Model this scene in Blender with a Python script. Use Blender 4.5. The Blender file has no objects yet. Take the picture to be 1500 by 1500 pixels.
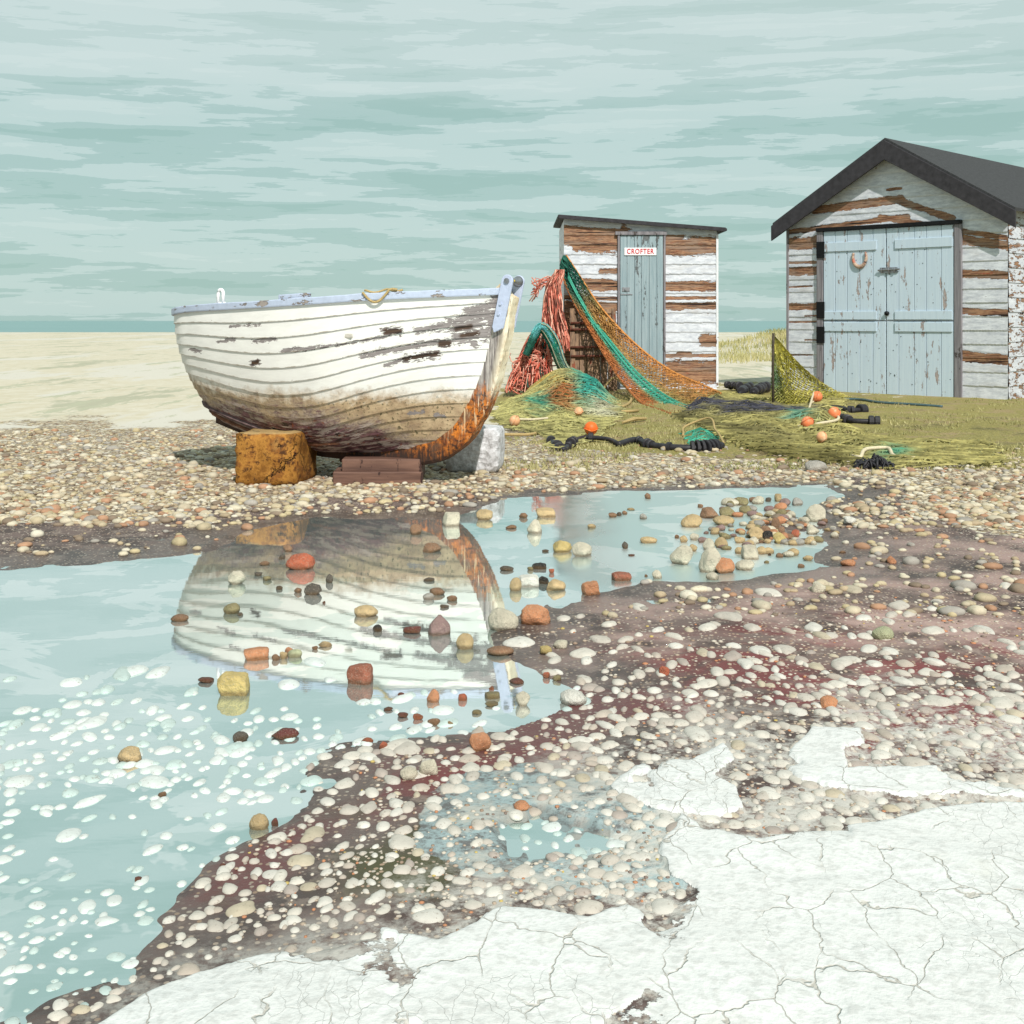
import bpy, math, random
import numpy as np
from mathutils import Vector

R = math.radians
random.seed(7)
rng = np.random.default_rng(11)
C = bpy.context.scene.collection
F_, H_, HX, HY = 1800.0, 1.0, 750.0, 470.0        # lens in photo pixels, eye height, vanishing point

# ------------------------------------------------------------------ helpers
def lin(r, g, b, k=1.0):
    f = lambda c: (c/255/12.92 if c/255 <= .04045 else ((c/255+.055)/1.055)**2.4)/k
    return (f(r), f(g), f(b))

def sm(x, a=0., b=1.):
    t = np.clip((np.asarray(x, float)-a)/(b-a), 0, 1)
    return t*t*(3-2*t)

def _hash(ix, iy, seed):
    h = (ix.astype(np.int64)*374761393 + iy.astype(np.int64)*668265263 + seed*974711) & 0xFFFFFFFF
    h = ((h ^ (h >> 13))*1274126177) & 0xFFFFFFFF
    h = h ^ (h >> 16)
    return (h & 0xFFFFFF)/float(0xFFFFFF)

def vn(x, y, seed=0):
    x = np.asarray(x, float); y = np.asarray(y, float)
    xi = np.floor(x); yi = np.floor(y)
    fx = x-xi; fy = y-yi
    fx = fx*fx*(3-2*fx); fy = fy*fy*(3-2*fy)
    a = _hash(xi, yi, seed); b = _hash(xi+1, yi, seed)
    c = _hash(xi, yi+1, seed); d = _hash(xi+1, yi+1, seed)
    return (a*(1-fx)+b*fx)*(1-fy)+(c*(1-fx)+d*fx)*fy

def fbm(x, y, seed=0, oct=4):
    s = 0; a = .5; t = 0
    for i in range(oct):
        s = s+a*vn(np.asarray(x)*2**i, np.asarray(y)*2**i, seed+i*17); t += a; a *= .5
    return s/t          # 0..1

def poly_sd(x, y, poly):
    """signed distance, negative inside"""
    x = np.asarray(x, float); y = np.asarray(y, float)
    best = np.full(x.shape, 1e18); inside = np.zeros(x.shape, bool)
    n = len(poly)
    for i in range(n):
        x1, y1 = poly[i]; x2, y2 = poly[(i+1) % n]
        dx, dy = x2-x1, y2-y1
        t = np.clip(((x-x1)*dx+(y-y1)*dy)/(dx*dx+dy*dy+1e-12), 0, 1)
        best = np.minimum(best, (x-x1-t*dx)**2+(y-y1-t*dy)**2)
        cond = ((y1 > y) != (y2 > y))
        xin = (x2-x1)*(y-y1)/((y2-y1) if abs(y2-y1) > 1e-12 else 1e-12)+x1
        inside ^= (cond & (x < xin))
    d = np.sqrt(best)
    return np.where(inside, -d, d)

def seg_field(px, py, segs):
    """field > 0 inside capsules (x1,y1,x2,y2,r), in units of r"""
    f = np.full(px.shape, -9.)
    for x1, y1, x2, y2, r in segs:
        dx, dy = x2-x1, y2-y1
        t = np.clip(((px-x1)*dx+(py-y1)*dy)/(dx*dx+dy*dy+1e-9), 0, 1)
        d = np.sqrt((px-x1-t*dx)**2+(py-y1-t*dy)**2)
        f = np.maximum(f, 1-d/r)
    return f

def W(px, py, d):                       # a measured point at a known distance
    return np.array([(px-HX)/F_*d, d, H_-(py-HY)/F_*d])

def proj(x, y, z):
    return HX+F_*x/y, HY+F_*(H_-z)/y

# pool outline, measured in the photograph and laid on the water level
POOLPX = [(-500, 850), (0, 834), (188, 820), (290, 804), (345, 776), (450, 758), (560, 757), (640, 758), (700, 746),
          (735, 731), (800, 726), (900, 719), (1000, 716), (1100, 715), (1200, 711), (1262, 726), (1210, 748), (1196, 775),
          (1244, 800), (1190, 838), (1065, 856), (960, 856), (880, 874), (815, 886), (790, 905), (745, 930),
          (770, 962), (850, 1000), (858, 1022), (800, 1050), (740, 1070), (640, 1078), (560, 1085), (480, 1102),
          (446, 1130), (468, 1180), (440, 1222), (365, 1262), (300, 1312), (215, 1400), (60, 1500), (-900, 1640)]
def onflat(px, py, z=0.):
    d = (H_-z)*F_/(py-HY)
    return ((px-HX)/F_*d, d)
POOL = [onflat(*p) for p in POOLPX]
BLUE = (810., 1228.)

def ground_h(x, y):
    x = np.asarray(x, float); y = np.asarray(y, float)
    sd = poly_sd(x, y, POOL)
    ys = np.maximum(y, .6)
    n = fbm(x*2.2, y*2.2, 3)-.5
    n2 = fbm(x*9, y*9, 5, 3)-.5
    far = sm(y, 4.6, 6.2)
    h = np.where(sd > 0, (.012+.010*far)*sm(sd, 0, .35)+.002, -.035*sm(-sd, 0, .3)+.002)
    amp = np.where(sd > 0, .3+.7*sm(sd, 0, .4), 1.)
    h = h+.030*n*np.where(sd > 0, .55, 1.)*amp*(.6+.4*far)+.008*n2
    h = np.where(sd > .12, np.maximum(h, .004+.004*n2), h)
    px, py = HX+F_*x/ys, HY+F_/ys
    b = np.exp(-(((px-BLUE[0])/190)**2+((py-BLUE[1])/52)**2))
    h = h-.020*sm(b*.85+2.0*(fbm(x*5, y*3.2, 47, 5)-.5), .45, .85)
    sh_ = np.exp(-(((px-1128)/62)**2+((py-774)/24)**2))      # the shoal the stone cluster stands on
    h = h+.040*sm(sh_*.8+1.5*(fbm(x*4.5, y*2.2, 53, 5)-.5), .25, .8)*sm(sh_, .12, .4)
    h = h+.03*sm(y, 9, 15)
    h = h+.55*np.exp(-(((x-9.0)/1.3)**2+((y-41)/3.5)**2))
    h = h-.6*sm(y, 104, 125)
    return h

def gz(x, y):
    return float(ground_h(np.array([x]), np.array([y]))[0])

def G(px, py, lift=0.):
    z = 0.
    for _ in range(7):
        d = (H_-z)*F_/(py-HY); x = (px-HX)/F_*d
        z = max(gz(x, d), 0. if py > 700 else -1)+lift
    return np.array([x, d, z])

# ---- meshes from arrays
def mesh(name, V, faces, mat=None, parent=None, attrs=None, smooth=True, bevel=0, mats=None, mi=None):
    me = bpy.data.meshes.new(name)
    V = np.asarray(V, np.float32).reshape(-1, 3)
    fl = [np.asarray(f, np.int32) for f in faces if len(f)]
    tot = [np.full(len(f), f.shape[1], np.int32) for f in fl]
    loops = np.concatenate([f.ravel() for f in fl]); tot = np.concatenate(tot)
    st = np.concatenate([[0], np.cumsum(tot)[:-1]]).astype(np.int32)
    me.vertices.add(len(V)); me.vertices.foreach_set('co', V.ravel())
    me.loops.add(len(loops)); me.loops.foreach_set('vertex_index', loops)
    me.polygons.add(len(tot)); me.polygons.foreach_set('loop_start', st); me.polygons.foreach_set('loop_total', tot)
    me.polygons.foreach_set('use_smooth', np.full(len(tot), smooth, bool))
    me.update(calc_edges=True); me.validate()
    for k, a in (attrs or {}).items():
        a = np.asarray(a, np.float32)
        if a.ndim == 1:
            at = me.attributes.new(k, 'FLOAT', 'POINT'); at.data.foreach_set('value', a)
        else:
            at = me.attributes.new(k, 'FLOAT_COLOR', 'POINT')
            at.data.foreach_set('color', np.concatenate([a, np.ones((len(a), 1), np.float32)], 1).ravel())
    if mats:
        for m in mats: me.materials.append(m)
        me.polygons.foreach_set('material_index', np.asarray(mi, np.int32))
    elif mat: me.materials.append(mat)
    o = bpy.data.objects.new(name, me); C.objects.link(o)
    if parent: o.parent = parent
    if bevel:
        b = o.modifiers.new('bevel', 'BEVEL'); b.width = bevel; b.segments = 2; b.limit_method = 'ANGLE'
    return o

class MB:
    """collects pieces into one mesh"""
    def __init__(s): s.V = []; s.Q = []; s.T = []; s.n = 0; s.A = {}
    def add(s, V, Q=(), T=(), **attrs):
        V = np.asarray(V, float).reshape(-1, 3)
        s.V.append(V)
        if len(Q): s.Q.append(np.asarray(Q, int)+s.n)
        if len(T): s.T.append(np.asarray(T, int)+s.n)
        for k, a in attrs.items():
            a = np.asarray(a, float)
            if a.ndim == 0: a = np.full(len(V), float(a))
            if a.ndim == 1 and len(a) == 3 and len(V) != 3: a = np.tile(a, (len(V), 1))
            s.A.setdefault(k, []).append(a)
        s.n += len(V)
    def grid(s, P, flip=False, closed_u=False, **attrs):
        nu, nv = P.shape[:2]
        i, j = np.meshgrid(np.arange(nu if closed_u else nu-1), np.arange(nv-1), indexing='ij')
        i2 = (i+1) % nu
        a = i*nv+j; b = i2*nv+j; c = i2*nv+j+1; d = i*nv+j+1
        q = np.stack([a, b, c, d] if not flip else [a, d, c, b], -1).reshape(-1, 4)
        s.add(P.reshape(-1, 3), q, **{k: (np.asarray(v).reshape(nu*nv, -1) if np.ndim(v) == 3 else np.asarray(v).reshape(-1) if np.ndim(v) == 2 else v) for k, v in attrs.items()})
    def box8(s, P, **attrs):
        s.add(P, [(0, 3, 2, 1), (4, 5, 6, 7), (0, 1, 5, 4), (1, 2, 6, 5), (2, 3, 7, 6), (3, 0, 4, 7)], **attrs)
    def tube(s, pts, r, sides=6, cap=True, **attrs):
        pts = np.asarray(pts, float); n = len(pts)
        r = np.full(n, r) if np.ndim(r) == 0 else np.asarray(r)
        t = np.gradient(pts, axis=0); t /= np.linalg.norm(t, axis=1)[:, None]+1e-9
        up = np.where(np.abs(t[:, 2:3]) > .9, np.array([[1., 0, 0]]), np.array([[0, 0, 1.]]))
        a = np.cross(t, up); a /= np.linalg.norm(a, axis=1)[:, None]+1e-9
        b = np.cross(t, a)
        th = np.arange(sides)*2*math.pi/sides
        P = pts[:, None]+(a[:, None]*np.cos(th)[None, :, None]+b[:, None]*np.sin(th)[None, :, None])*r[:, None, None]
        i, j = np.meshgrid(np.arange(n-1), np.arange(sides), indexing='ij'); j2 = (j+1) % sides
        q = np.stack([i*sides+j, (i+1)*sides+j, (i+1)*sides+j2, i*sides+j2], -1).reshape(-1, 4)
        V = P.reshape(-1, 3); T = []
        if cap:
            m = len(V); V = np.concatenate([V, pts[:1], pts[-1:]])
            for k in range(sides):
                k2 = (k+1) % sides
                T += [(m, k, k2), (m+1, (n-1)*sides+k2, (n-1)*sides+k)]
        s.add(V, q, T, **attrs)
    def build(s, name, mat=None, parent=None, **kw):
        V = np.concatenate(s.V); faces = []
        if s.Q: faces.append(np.concatenate(s.Q))
        if s.T: faces.append(np.concatenate(s.T))
        at = {k: np.concatenate(a) for k, a in s.A.items()}
        return mesh(name, V, faces, mat, parent, at, **kw)

class Fr:
    """a local frame: t along a wall, o outward, z up"""
    def __init__(s, org, U, N): s.o = np.array(org, float); s.U = np.array(U, float); s.N = np.array(N, float)
    def p(s, t, o, z):
        return s.o+s.U*t+s.N*o+np.array([0, 0, z])
    def box(s, mb, t0, t1, o0, o1, z0, z1, **a):
        P = [s.p(t0, o0, z0), s.p(t1, o0, z0), s.p(t1, o1, z0), s.p(t0, o1, z0), s.p(t0, o0, z1), s.p(t1, o0, z1), s.p(t1, o1, z1), s.p(t0, o1, z1)]
        mb.box8(P, **a)

def tag(o, label=None, cat=None, group=None, kind=None):
    if label: o['label'] = label
    if cat: o['category'] = cat
    if group: o['group'] = group
    if kind: o['kind'] = kind
    return o

def empty(name, loc, label, cat, group=None):
    o = bpy.data.objects.new(name, None); C.objects.link(o)
    o.location = loc; o.empty_display_size = .1
    return tag(o, label, cat, group)

def under(root, o):                     # parent keeping world place
    o.parent = root
    o.matrix_parent_inverse = root.matrix_basis.inverted()
    return o

def under2(root, part, sub):
    sub.parent = part
    return sub

def rebase(root, loc):
    root.location = loc

# ------------------------------------------------------------------ materials
class M:
    def __init__(s, name, rough=.8, spec=.3):
        s.m = bpy.data.materials.new(name); s.m.use_nodes = True
        s.t = s.m.node_tree; s.b = s.t.nodes['Principled BSDF']
        s.b.inputs['Roughness'].default_value = rough
        s.b.inputs['Specular IOR Level'].default_value = spec
    def n(s, typ, **kw):
        x = s.t.nodes.new(typ)
        for k, v in kw.items(): setattr(x, k, v)
        return x
    def set(s, inp, v):
        if isinstance(v, bpy.types.NodeSocket): s.t.links.new(v, inp)
        elif isinstance(v, (tuple, list)) and len(v) == 3 and inp.type == 'RGBA': inp.default_value = (*v, 1)
        else: inp.default_value = v
    def attr(s, name, out='Fac'):
        x = s.n('ShaderNodeAttribute'); x.attribute_name = name
        return x.outputs[out]
    def pos(s):
        return s.n('ShaderNodeNewGeometry').outputs['Position']
    def oc(s):
        return s.n('ShaderNodeTexCoord').outputs['Object']
    def scale(s, v, sc):
        x = s.n('ShaderNodeMapping'); s.set(x.inputs['Vector'], v); x.inputs['Scale'].default_value = sc
        return x.outputs[0]
    def noise(s, vec, sc=5, det=4, rough=.55, out='Fac', dist=0):
        x = s.n('ShaderNodeTexNoise'); s.set(x.inputs['Vector'], vec)
        x.inputs['Scale'].default_value = sc; x.inputs['Detail'].default_value = det
        x.inputs['Roughness'].default_value = rough; x.inputs['Distortion'].default_value = dist
        return x.outputs[out]
    def vor(s, vec, sc=5, feat='F1', out='Distance', rnd=1.):
        x = s.n('ShaderNodeTexVoronoi', feature=feat); s.set(x.inputs['Vector'], vec)
        x.inputs['Scale'].default_value = sc; x.inputs['Randomness'].default_value = rnd
        return x.outputs[out]
    def math(s, op, a, b=0., c=None, clamp=False):
        x = s.n('ShaderNodeMath', operation=op, use_clamp=clamp)
        s.set(x.inputs[0], a); s.set(x.inputs[1], b)
        if c is not None: s.set(x.inputs[2], c)
        return x.outputs[0]
    def ramp(s, fac, stops, interp='LINEAR'):
        x = s.n('ShaderNodeValToRGB'); s.set(x.inputs[0], fac)
        cr = x.color_ramp; cr.interpolation = interp
        while len(cr.elements) < len(stops): cr.elements.new(.5)
        for e, (p, c) in zip(cr.elements, stops):
            e.position = p; e.color = (*(c if isinstance(c, (tuple, list)) else (c, c, c)), 1)
        return x.outputs[0]
    def rng(s, v, a, b, c=0., d=1.):
        x = s.n('ShaderNodeMapRange'); x.clamp = True
        s.set(x.inputs[0], v)
        for i, q in enumerate((a, b, c, d)): s.set(x.inputs[i+1], q)
        return x.outputs[0]
    def mix(s, f, a, b, mode='MIX'):
        x = s.n('ShaderNodeMix', data_type='RGBA', blend_type=mode)
        s.set(x.inputs[0], f); s.set(x.inputs[6], a); s.set(x.inputs[7], b)
        return x.outputs[2]
    def bump(s, h, st=.3, dist=.01):
        x = s.n('ShaderNodeBump'); x.inputs['Strength'].default_value = st; x.inputs['Distance'].default_value = dist
        s.set(x.inputs['Height'], h); s.t.links.new(x.outputs[0], s.b.inputs['Normal'])
    def col(s, c): s.set(s.b.inputs['Base Color'], c); return s
    def rough(s, c): s.set(s.b.inputs['Roughness'], c); return s

def mat_plain(name, c, rough=.8, var=.25, sc=30, bump=.15, metal=0, spec=.3):
    m = M(name, rough, spec)
    nz = m.noise(m.oc(), sc, 5)
    m.col(m.mix(m.rng(nz, .3, .7), tuple(x*(1-var) for x in c), tuple(min(1, x*(1+var)) for x in c)))
    m.b.inputs['Metallic'].default_value = metal
    m.bump(nz, bump, .004)
    return m.m

def mat_attr(name, rough=.85, sc=40, var=.3, spec=.2):
    """colour comes from the mesh attribute Col (dyed twine, stones)"""
    m = M(name, rough, spec)
    nz = m.noise(m.oc(), sc, 4)
    k = m.rng(nz, .3, .7, 1-var, 1+var)
    x = m.n('ShaderNodeVectorMath', operation='SCALE')
    m.t.links.new(m.attr('Col', 'Color'), x.inputs[0]); m.t.links.new(k, x.inputs['Scale'])
    m.col(x.outputs[0]); m.bump(nz, .25, .004)
    return m.m

# ---- ground
def mat_ground():
    m = M('ground_surface', .85, .3)
    p = m.pos()
    big = m.noise(p, 1.1, 5); mid = m.noise(p, 5, 5); fine = m.noise(p, 60, 5); grit = m.noise(p, 160, 3)
    # sand
    sand = m.mix(m.rng(mid, .35, .65), lin(230, 217, 190, 1.55), lin(240, 230, 210, 1.5))
    sand = m.mix(m.rng(m.noise(m.scale(p, (1, .25, 1)), .9, 6, .7), .56, .6), sand, lin(206, 202, 176, 1.6))
    sand = m.mix(m.rng(m.noise(m.scale(p, (1, .2, 1)), .35, 5, .6), .55, .57), sand, lin(240, 232, 218, 1.55)); sand = m.mix(m.rng(m.noise(m.scale(p, (1, .12, 1)), 2.2, 7, .75), .58, .60), sand, lin(210, 208, 180, 1.6)); sand = m.mix(m.math('MULTIPLY', m.rng(m.vor(p, 9), .16, .1), m.rng(mid, .5, .6)), sand, lin(190, 176, 150, 1.5))
    # shingle: cells of stones of many colours
    vc = m.vor(p, 26, out='Color'); vd = m.vor(p, 26)
    vd2 = m.vor(p, 55); vc2 = m.vor(p, 55, out='Color')
    sx = m.n('ShaderNodeSeparateColor'); m.t.links.new(vc, sx.inputs[0])
    sx2 = m.n('ShaderNodeSeparateColor'); m.t.links.new(vc2, sx2.inputs[0])
    pal = [(0, lin(140, 122, 106, 1.35)), (.10, lin(222, 205, 176, 1.35)), (.3, lin(196, 170, 138, 1.35)), (.42, lin(238, 228, 208, 1.3)),
           (.58, lin(205, 184, 140, 1.35)), (.7, lin(176, 168, 160, 1.35)), (.8, lin(230, 214, 186, 1.3)), (.95, lin(190, 140, 110, 1.35))]
    st = m.ramp(sx.outputs[0], pal, 'CONSTANT'); st2 = m.ramp(sx2.outputs[1], pal, 'CONSTANT')
    stone = m.mix(m.rng(sx.outputs[2], .45, .5), st2, st)
    gap = m.mix(m.rng(sx.outputs[2], .45, .5), m.rng(vd2, .40, .55), m.rng(vd, .42, .58))
    shing = m.mix(m.math('MULTIPLY', gap, .7), stone, lin(120, 100, 82, 1.4))
    # mud
    mud = m.mix(m.rng(mid, .44, .54), lin(96, 80, 76, 1.5), lin(134, 114, 108, 1.5)); mud = m.mix(m.rng(m.noise(p, 16, 6, .7), .54, .60), mud, lin(158, 140, 130, 1.5))
    mud = m.mix(m.math('MULTIPLY', m.rng(m.noise(p, 2.6, 6, .65, dist=.8), .45, .56), m.attr('maroon')), mud, lin(132, 72, 72, 1.35))
    mud = m.mix(m.math('MULTIPLY', m.rng(m.noise(p, 3.1, 5, .6), .46, .56), m.attr('olive')), mud, lin(88, 86, 58, 1.3))
    mud = m.mix(m.math('MULTIPLY', m.rng(m.noise(p, 2.7, 5, .6), .44, .58), m.attr('pink')), mud, lin(188, 158, 150, 1.35))
    # fine pale grit in the mud
    gd = m.vor(p, 70); gcol = m.vor(p, 70, out='Color')
    sg = m.n('ShaderNodeSeparateColor'); m.t.links.new(gcol, sg.inputs[0])
    gm = m.math('MULTIPLY', m.rng(gd, .36, .28), m.rng(sg.outputs[0], .46, .50))
    mud = m.mix(gm, mud, m.mix(sg.outputs[1], lin(226, 214, 200, 1.35), lin(190, 158, 130, 1.35)))
    dst = m.math('MULTIPLY', m.attr('a_dust'), m.rng(m.math('ADD', m.noise(p, 26, 7, .75), m.math('MULTIPLY', m.math('SUBTRACT', mid, .5), .5)), .42, .58))
    # moss
    moss = m.mix(m.rng(fine, .35, .65), lin(122, 112, 62, 1.3), lin(178, 166, 98, 1.3))
    moss = m.mix(m.rng(m.noise(p, 2.6, 6, .7), .50, .60), moss, m.mix(m.rng(grit, .4, .6), lin(150, 126, 88, 1.4), lin(190, 168, 124, 1.4))); moss = m.mix(m.rng(m.noise(p, 1.3, 6, .7), .56, .66), moss, lin(118, 112, 62, 1.4))
    moss = m.mix(m.math('MULTIPLY', m.rng(gd, .3, .2), m.rng(sg.outputs[2], .75, .78)), moss, lin(205, 188, 150, 1.35))
    # blue-grey silt
    blue = m.mix(m.rng(m.noise(p, 34, 6, .75), .46, .60), lin(180, 200, 202, 1.45), lin(122, 122, 122, 1.45)); blue = m.mix(m.rng(m.noise(p, 5, 6, .7), .50, .58), blue, lin(206, 206, 198, 1.4))
    # cracked white crust
    warp = m.n('ShaderNodeVectorMath', operation='ADD')
    m.t.links.new(m.scale(p, (1, .55, 1)), warp.inputs[0])
    cn = m.noise(p, 7, 4, out='Color'); sc_ = m.n('ShaderNodeVectorMath', operation='SCALE'); m.t.links.new(cn, sc_.inputs[0]); sc_.inputs['Scale'].default_value = .09
    m.t.links.new(sc_.outputs[0], warp.inputs[1])
    cr = m.vor(warp.outputs[0], 9, 'DISTANCE_TO_EDGE'); cr2 = m.vor(warp.outputs[0], 26, 'DISTANCE_TO_EDGE')
    crk = m.math('MULTIPLY', m.math('MAXIMUM', m.rng(cr, .003, .012), m.rng(mid, .5, .42)), m.math('MAXIMUM', m.rng(cr2, .002, .016, .72, 1), m.rng(big, .56, .48)))
    white = m.mix(m.rng(mid, .3, .7), (.61, .605, .59), (.67, .67, .66))
    white = m.mix(m.rng(m.noise(p, 3.3, 6, .65), .60, .74), white, (.56, .545, .50))
    white = m.mix(m.math('MULTIPLY', m.rng(fine, .50, .62), .35), white, lin(186, 184, 180, 1.3))
    crust = m.mix(m.rng(crk, 0, 1, .35, 1), lin(196, 186, 170, 1.5), white)
    # blends
    wob = m.math('MULTIPLY', m.math('SUBTRACT', m.noise(p, 14, 6, .65), .5), 1.3)
    def msk(a, lo=.45, hi=.55): return m.rng(m.math('ADD', m.attr(a), wob), lo, hi)
    c = m.mix(msk('a_shingle'), sand, shing)
    c = m.mix(msk('a_moss'), c, moss)
    c = m.mix(msk('a_mud'), c, mud)
    c = m.mix(msk('a_blue'), c, blue)
    c = m.mix(m.math('MULTIPLY', dst, .85), c, lin(226, 222, 214, 1.45))
    wet = m.attr('a_wet')
    c = m.mix(m.math('MULTIPLY', wet, .45), c, (.05, .04, .036))
    mk = msk('a_crust', .47, .5)
    c = m.mix(mk, c, crust)
    m.col(c)
    m.rough(m.rng(wet, 0, 1, .85, .38))
    hgt = m.math('ADD', m.math('MULTIPLY', m.math('SUBTRACT', 1., gap), m.attr('a_shingle')), m.math('MULTIPLY', fine, .5))
    hgt = m.math('ADD', hgt, m.math('MULTIPLY', m.math('MULTIPLY', crk, mk), .5))
    hgt = m.math('ADD', hgt, m.math('MULTIPLY', m.noise(m.scale(p, (1, .3, 1)), 1.6, 6, .7), 1.2))
    m.bump(hgt, .6, .012)
    return m.m

def mat_water():
    m = M('pool_water', .025, .5)
    p = m.pos()
    n = m.noise(p, 2.2, 5, .6, dist=.5)
    m.col(m.mix(m.rng(n, .50, .515), (.66, .77, .755), (.86, .905, .89)))  # crisp pale patches painted into the tint as cloud reflections
    m.b.inputs['Metallic'].default_value = .86
    sx = m.n('ShaderNodeSeparateXYZ'); m.t.links.new(p, sx.inputs[0])
    br = m.math('MULTIPLY', m.rng(m.math('ADD', sx.outputs[0], m.math('MULTIPLY', m.noise(p, 1.5, 3), .4)), .36, .75), m.rng(sx.outputs[1], 4.2, 4.9))
    m.rough(m.rng(br, 0, 1, .025, .42))      # a breath of wind roughens the right arm of the pool
    m.bump(m.noise(m.scale(p, (1, 2.2, 1)), 5, 3), .008, .02)
    return m.m

def mat_sea():
    m = M('sea_water', .35, .5)
    p = m.pos()
    n = m.noise(m.scale(p, (.02, .2, 1)), 1, 5)
    m.col(m.mix(m.rng(n, .3, .7), lin(104, 146, 146, 1.2), lin(128, 166, 164, 1.2)))
    m.bump(n, .5, 1.)
    return m.m

# ---- hull paint, with the wear fields carried by the planks
def mat_hull():
    m = M('hull_paint', .55, .35)
    u = m.attr('u'); v = m.attr('v')
    cx = m.n('ShaderNodeCombineXYZ'); m.set(cx.inputs[0], u); m.set(cx.inputs[1], v); uv = cx.outputs[0]
    gr = m.noise(m.scale(uv, (16, 5, 1)), 1, 6, .65); g2 = m.noise(m.scale(uv, (7, 2.5, 1)), 1, 6, .65)
    g3 = m.noise(m.scale(uv, (10, 26, 1)), 1, 4)
    p = m.pos(); n3 = m.noise(p, 14, 6, .65); n4 = m.noise(p, 60, 4, .6)
    wobx = m.math('SUBTRACT', gr, .5)
    paint = m.mix(m.rng(g2, .35, .7), (.75, .735, .70), (.67, .65, .62))
    tan = m.mix(m.rng(n3, .35, .65), lin(205, 180, 145, 1.15), lin(160, 134, 106, 1.15))
    tan = m.mix(m.rng(n4, .56, .66), tan, lin(92, 84, 58))
    dark = m.mix(m.rng(gr, .38, .62), lin(50, 32, 36), lin(130, 92, 98))
    dark = m.mix(m.rng(m.math('ADD', g2, m.math('MULTIPLY', wobx, .5)), .50, .56), dark, lin(176, 162, 156, 1.1)); dark = m.mix(m.rng(m.noise(m.scale(uv, (9, 3, 1)), 1, 5, .7), .57, .62), dark, lin(32, 22, 22))
    dark = m.mix(m.rng(m.noise(p, 22, 5, .7), .60, .66), dark, lin(128, 66, 44))
    grime = m.mix(m.rng(n4, .4, .6), lin(136, 120, 108, 1.1), lin(190, 172, 152, 1.1)); grime = m.mix(m.rng(gr, .54, .62), grime, lin(112, 84, 82, 1.1))
    wood = m.mix(m.rng(g3, .35, .65), lin(96, 88, 88), lin(158, 150, 148))
    wood = m.mix(m.attr('rot'), wood, m.mix(m.rng(g3, .4, .6), lin(28, 20, 18), lin(86, 62, 46)))
    wob = m.math('SUBTRACT', gr, .5); wob3 = m.math('SUBTRACT', n3, .5)
    c = paint
    # darker brown along the lower lap of each plank
    lap = m.math('ADD', m.attr('lap'), m.math('MULTIPLY', wob, .30))
    c = m.mix(m.math('MULTIPLY', m.rng(lap, .05, -.01), .8), c, lin(118, 100, 72))
    nb_ = m.noise(p, 4.5, 4, .6); s1 = m.math('ADD', m.math('ADD', m.attr('stain'), m.math('MULTIPLY', wob3, 2.6)), m.math('MULTIPLY', m.math('SUBTRACT', nb_, .5), 2.4))
    c = m.mix(m.rng(s1, -.5, .8), c, tan)
    s2 = m.math('ADD', m.math('ADD', m.attr('foul'), m.math('MULTIPLY', wob3, 3.0)), m.math('ADD', m.math('MULTIPLY', m.math('SUBTRACT', nb_, .5), 2.6), m.math('MULTIPLY', wob, 2.)))
    c = m.mix(m.rng(s2, -.9, .2), c, grime)
    c = m.mix(m.rng(s2, -.1, .9), c, dark)
    we = m.math('ADD', m.math('ADD', m.attr('wear'), m.math('MULTIPLY', wob, 5.0)), m.math('MULTIPLY', m.math('SUBTRACT', m.noise(m.scale(uv, (38, 8, 1)), 1, 5, .7), .5), 4.))
    c = m.mix(m.rng(we, -.02, .04), c, lin(88, 70, 60))
    c = m.mix(m.rng(we, .06, .14), c, wood)
    # little random flakes
    fl = m.math('ADD', gr, m.math('MULTIPLY', m.rng(m.attr('lap'), .5, .05), .06))
    c = m.mix(m.rng(fl, .735, .75), c, lin(112, 98, 90))
    m.col(c)
    h = m.math('ADD', m.math('MULTIPLY', m.rng(we, 0, .1), -.8), m.math('MULTIPLY', g3, .25))
    h = m.math('ADD', h, m.math('MULTIPLY', n4, m.rng(s1, 0, .5, .1, 1.2)))
    m.bump(h, .55, .006)
    return m.m

def mat_stem():
    m = M('stem_timber', .7, .3)
    p = m.pos(); z = m.n('ShaderNodeSeparateXYZ'); m.t.links.new(p, z.inputs[0]); z = z.outputs[2]
    gr = m.noise(m.scale(p, (30, 30, 3)), 2, 6, .65); n = m.noise(p, 14, 6, .7); n2 = m.noise(p, 40, 5, .7)
    zz = m.math('ADD', z, m.math('MULTIPLY', m.math('SUBTRACT', gr, .5), .34))
    cream = m.mix(m.rng(n, .4, .65), lin(238, 226, 200, 1.1), lin(212, 192, 160, 1.1))
    cream = m.mix(m.rng(gr, .60, .64), cream, lin(110, 96, 84))
    rust = m.mix(m.rng(n, .38, .62), lin(128, 66, 28), lin(224, 132, 48, 1.05))
    rust = m.mix(m.rng(n2, .48, .58), rust, lin(74, 44, 28)); rust = m.mix(m.rng(m.noise(p, 9, 5, .7), .50, .62), rust, lin(120, 84, 60))
    rust = m.mix(m.math('MULTIPLY', m.rng(gr, .54, .60), m.rng(z, .25, .5)), rust, lin(230, 200, 160, 1.1))
    grey = m.mix(m.rng(gr, .4, .6), lin(104, 96, 94), lin(190, 182, 176, 1.1))
    c = m.mix(m.rng(zz, .52, .64), rust, m.mix(m.attr('side'), cream, grey))
    c = m.mix(m.rng(zz, .93, .97), c, cream)
    c = m.mix(m.rng(zz, .30, .17), c, lin(58, 42, 36))
    m.col(c); m.bump(gr, .5, .008)
    return m.m

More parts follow.
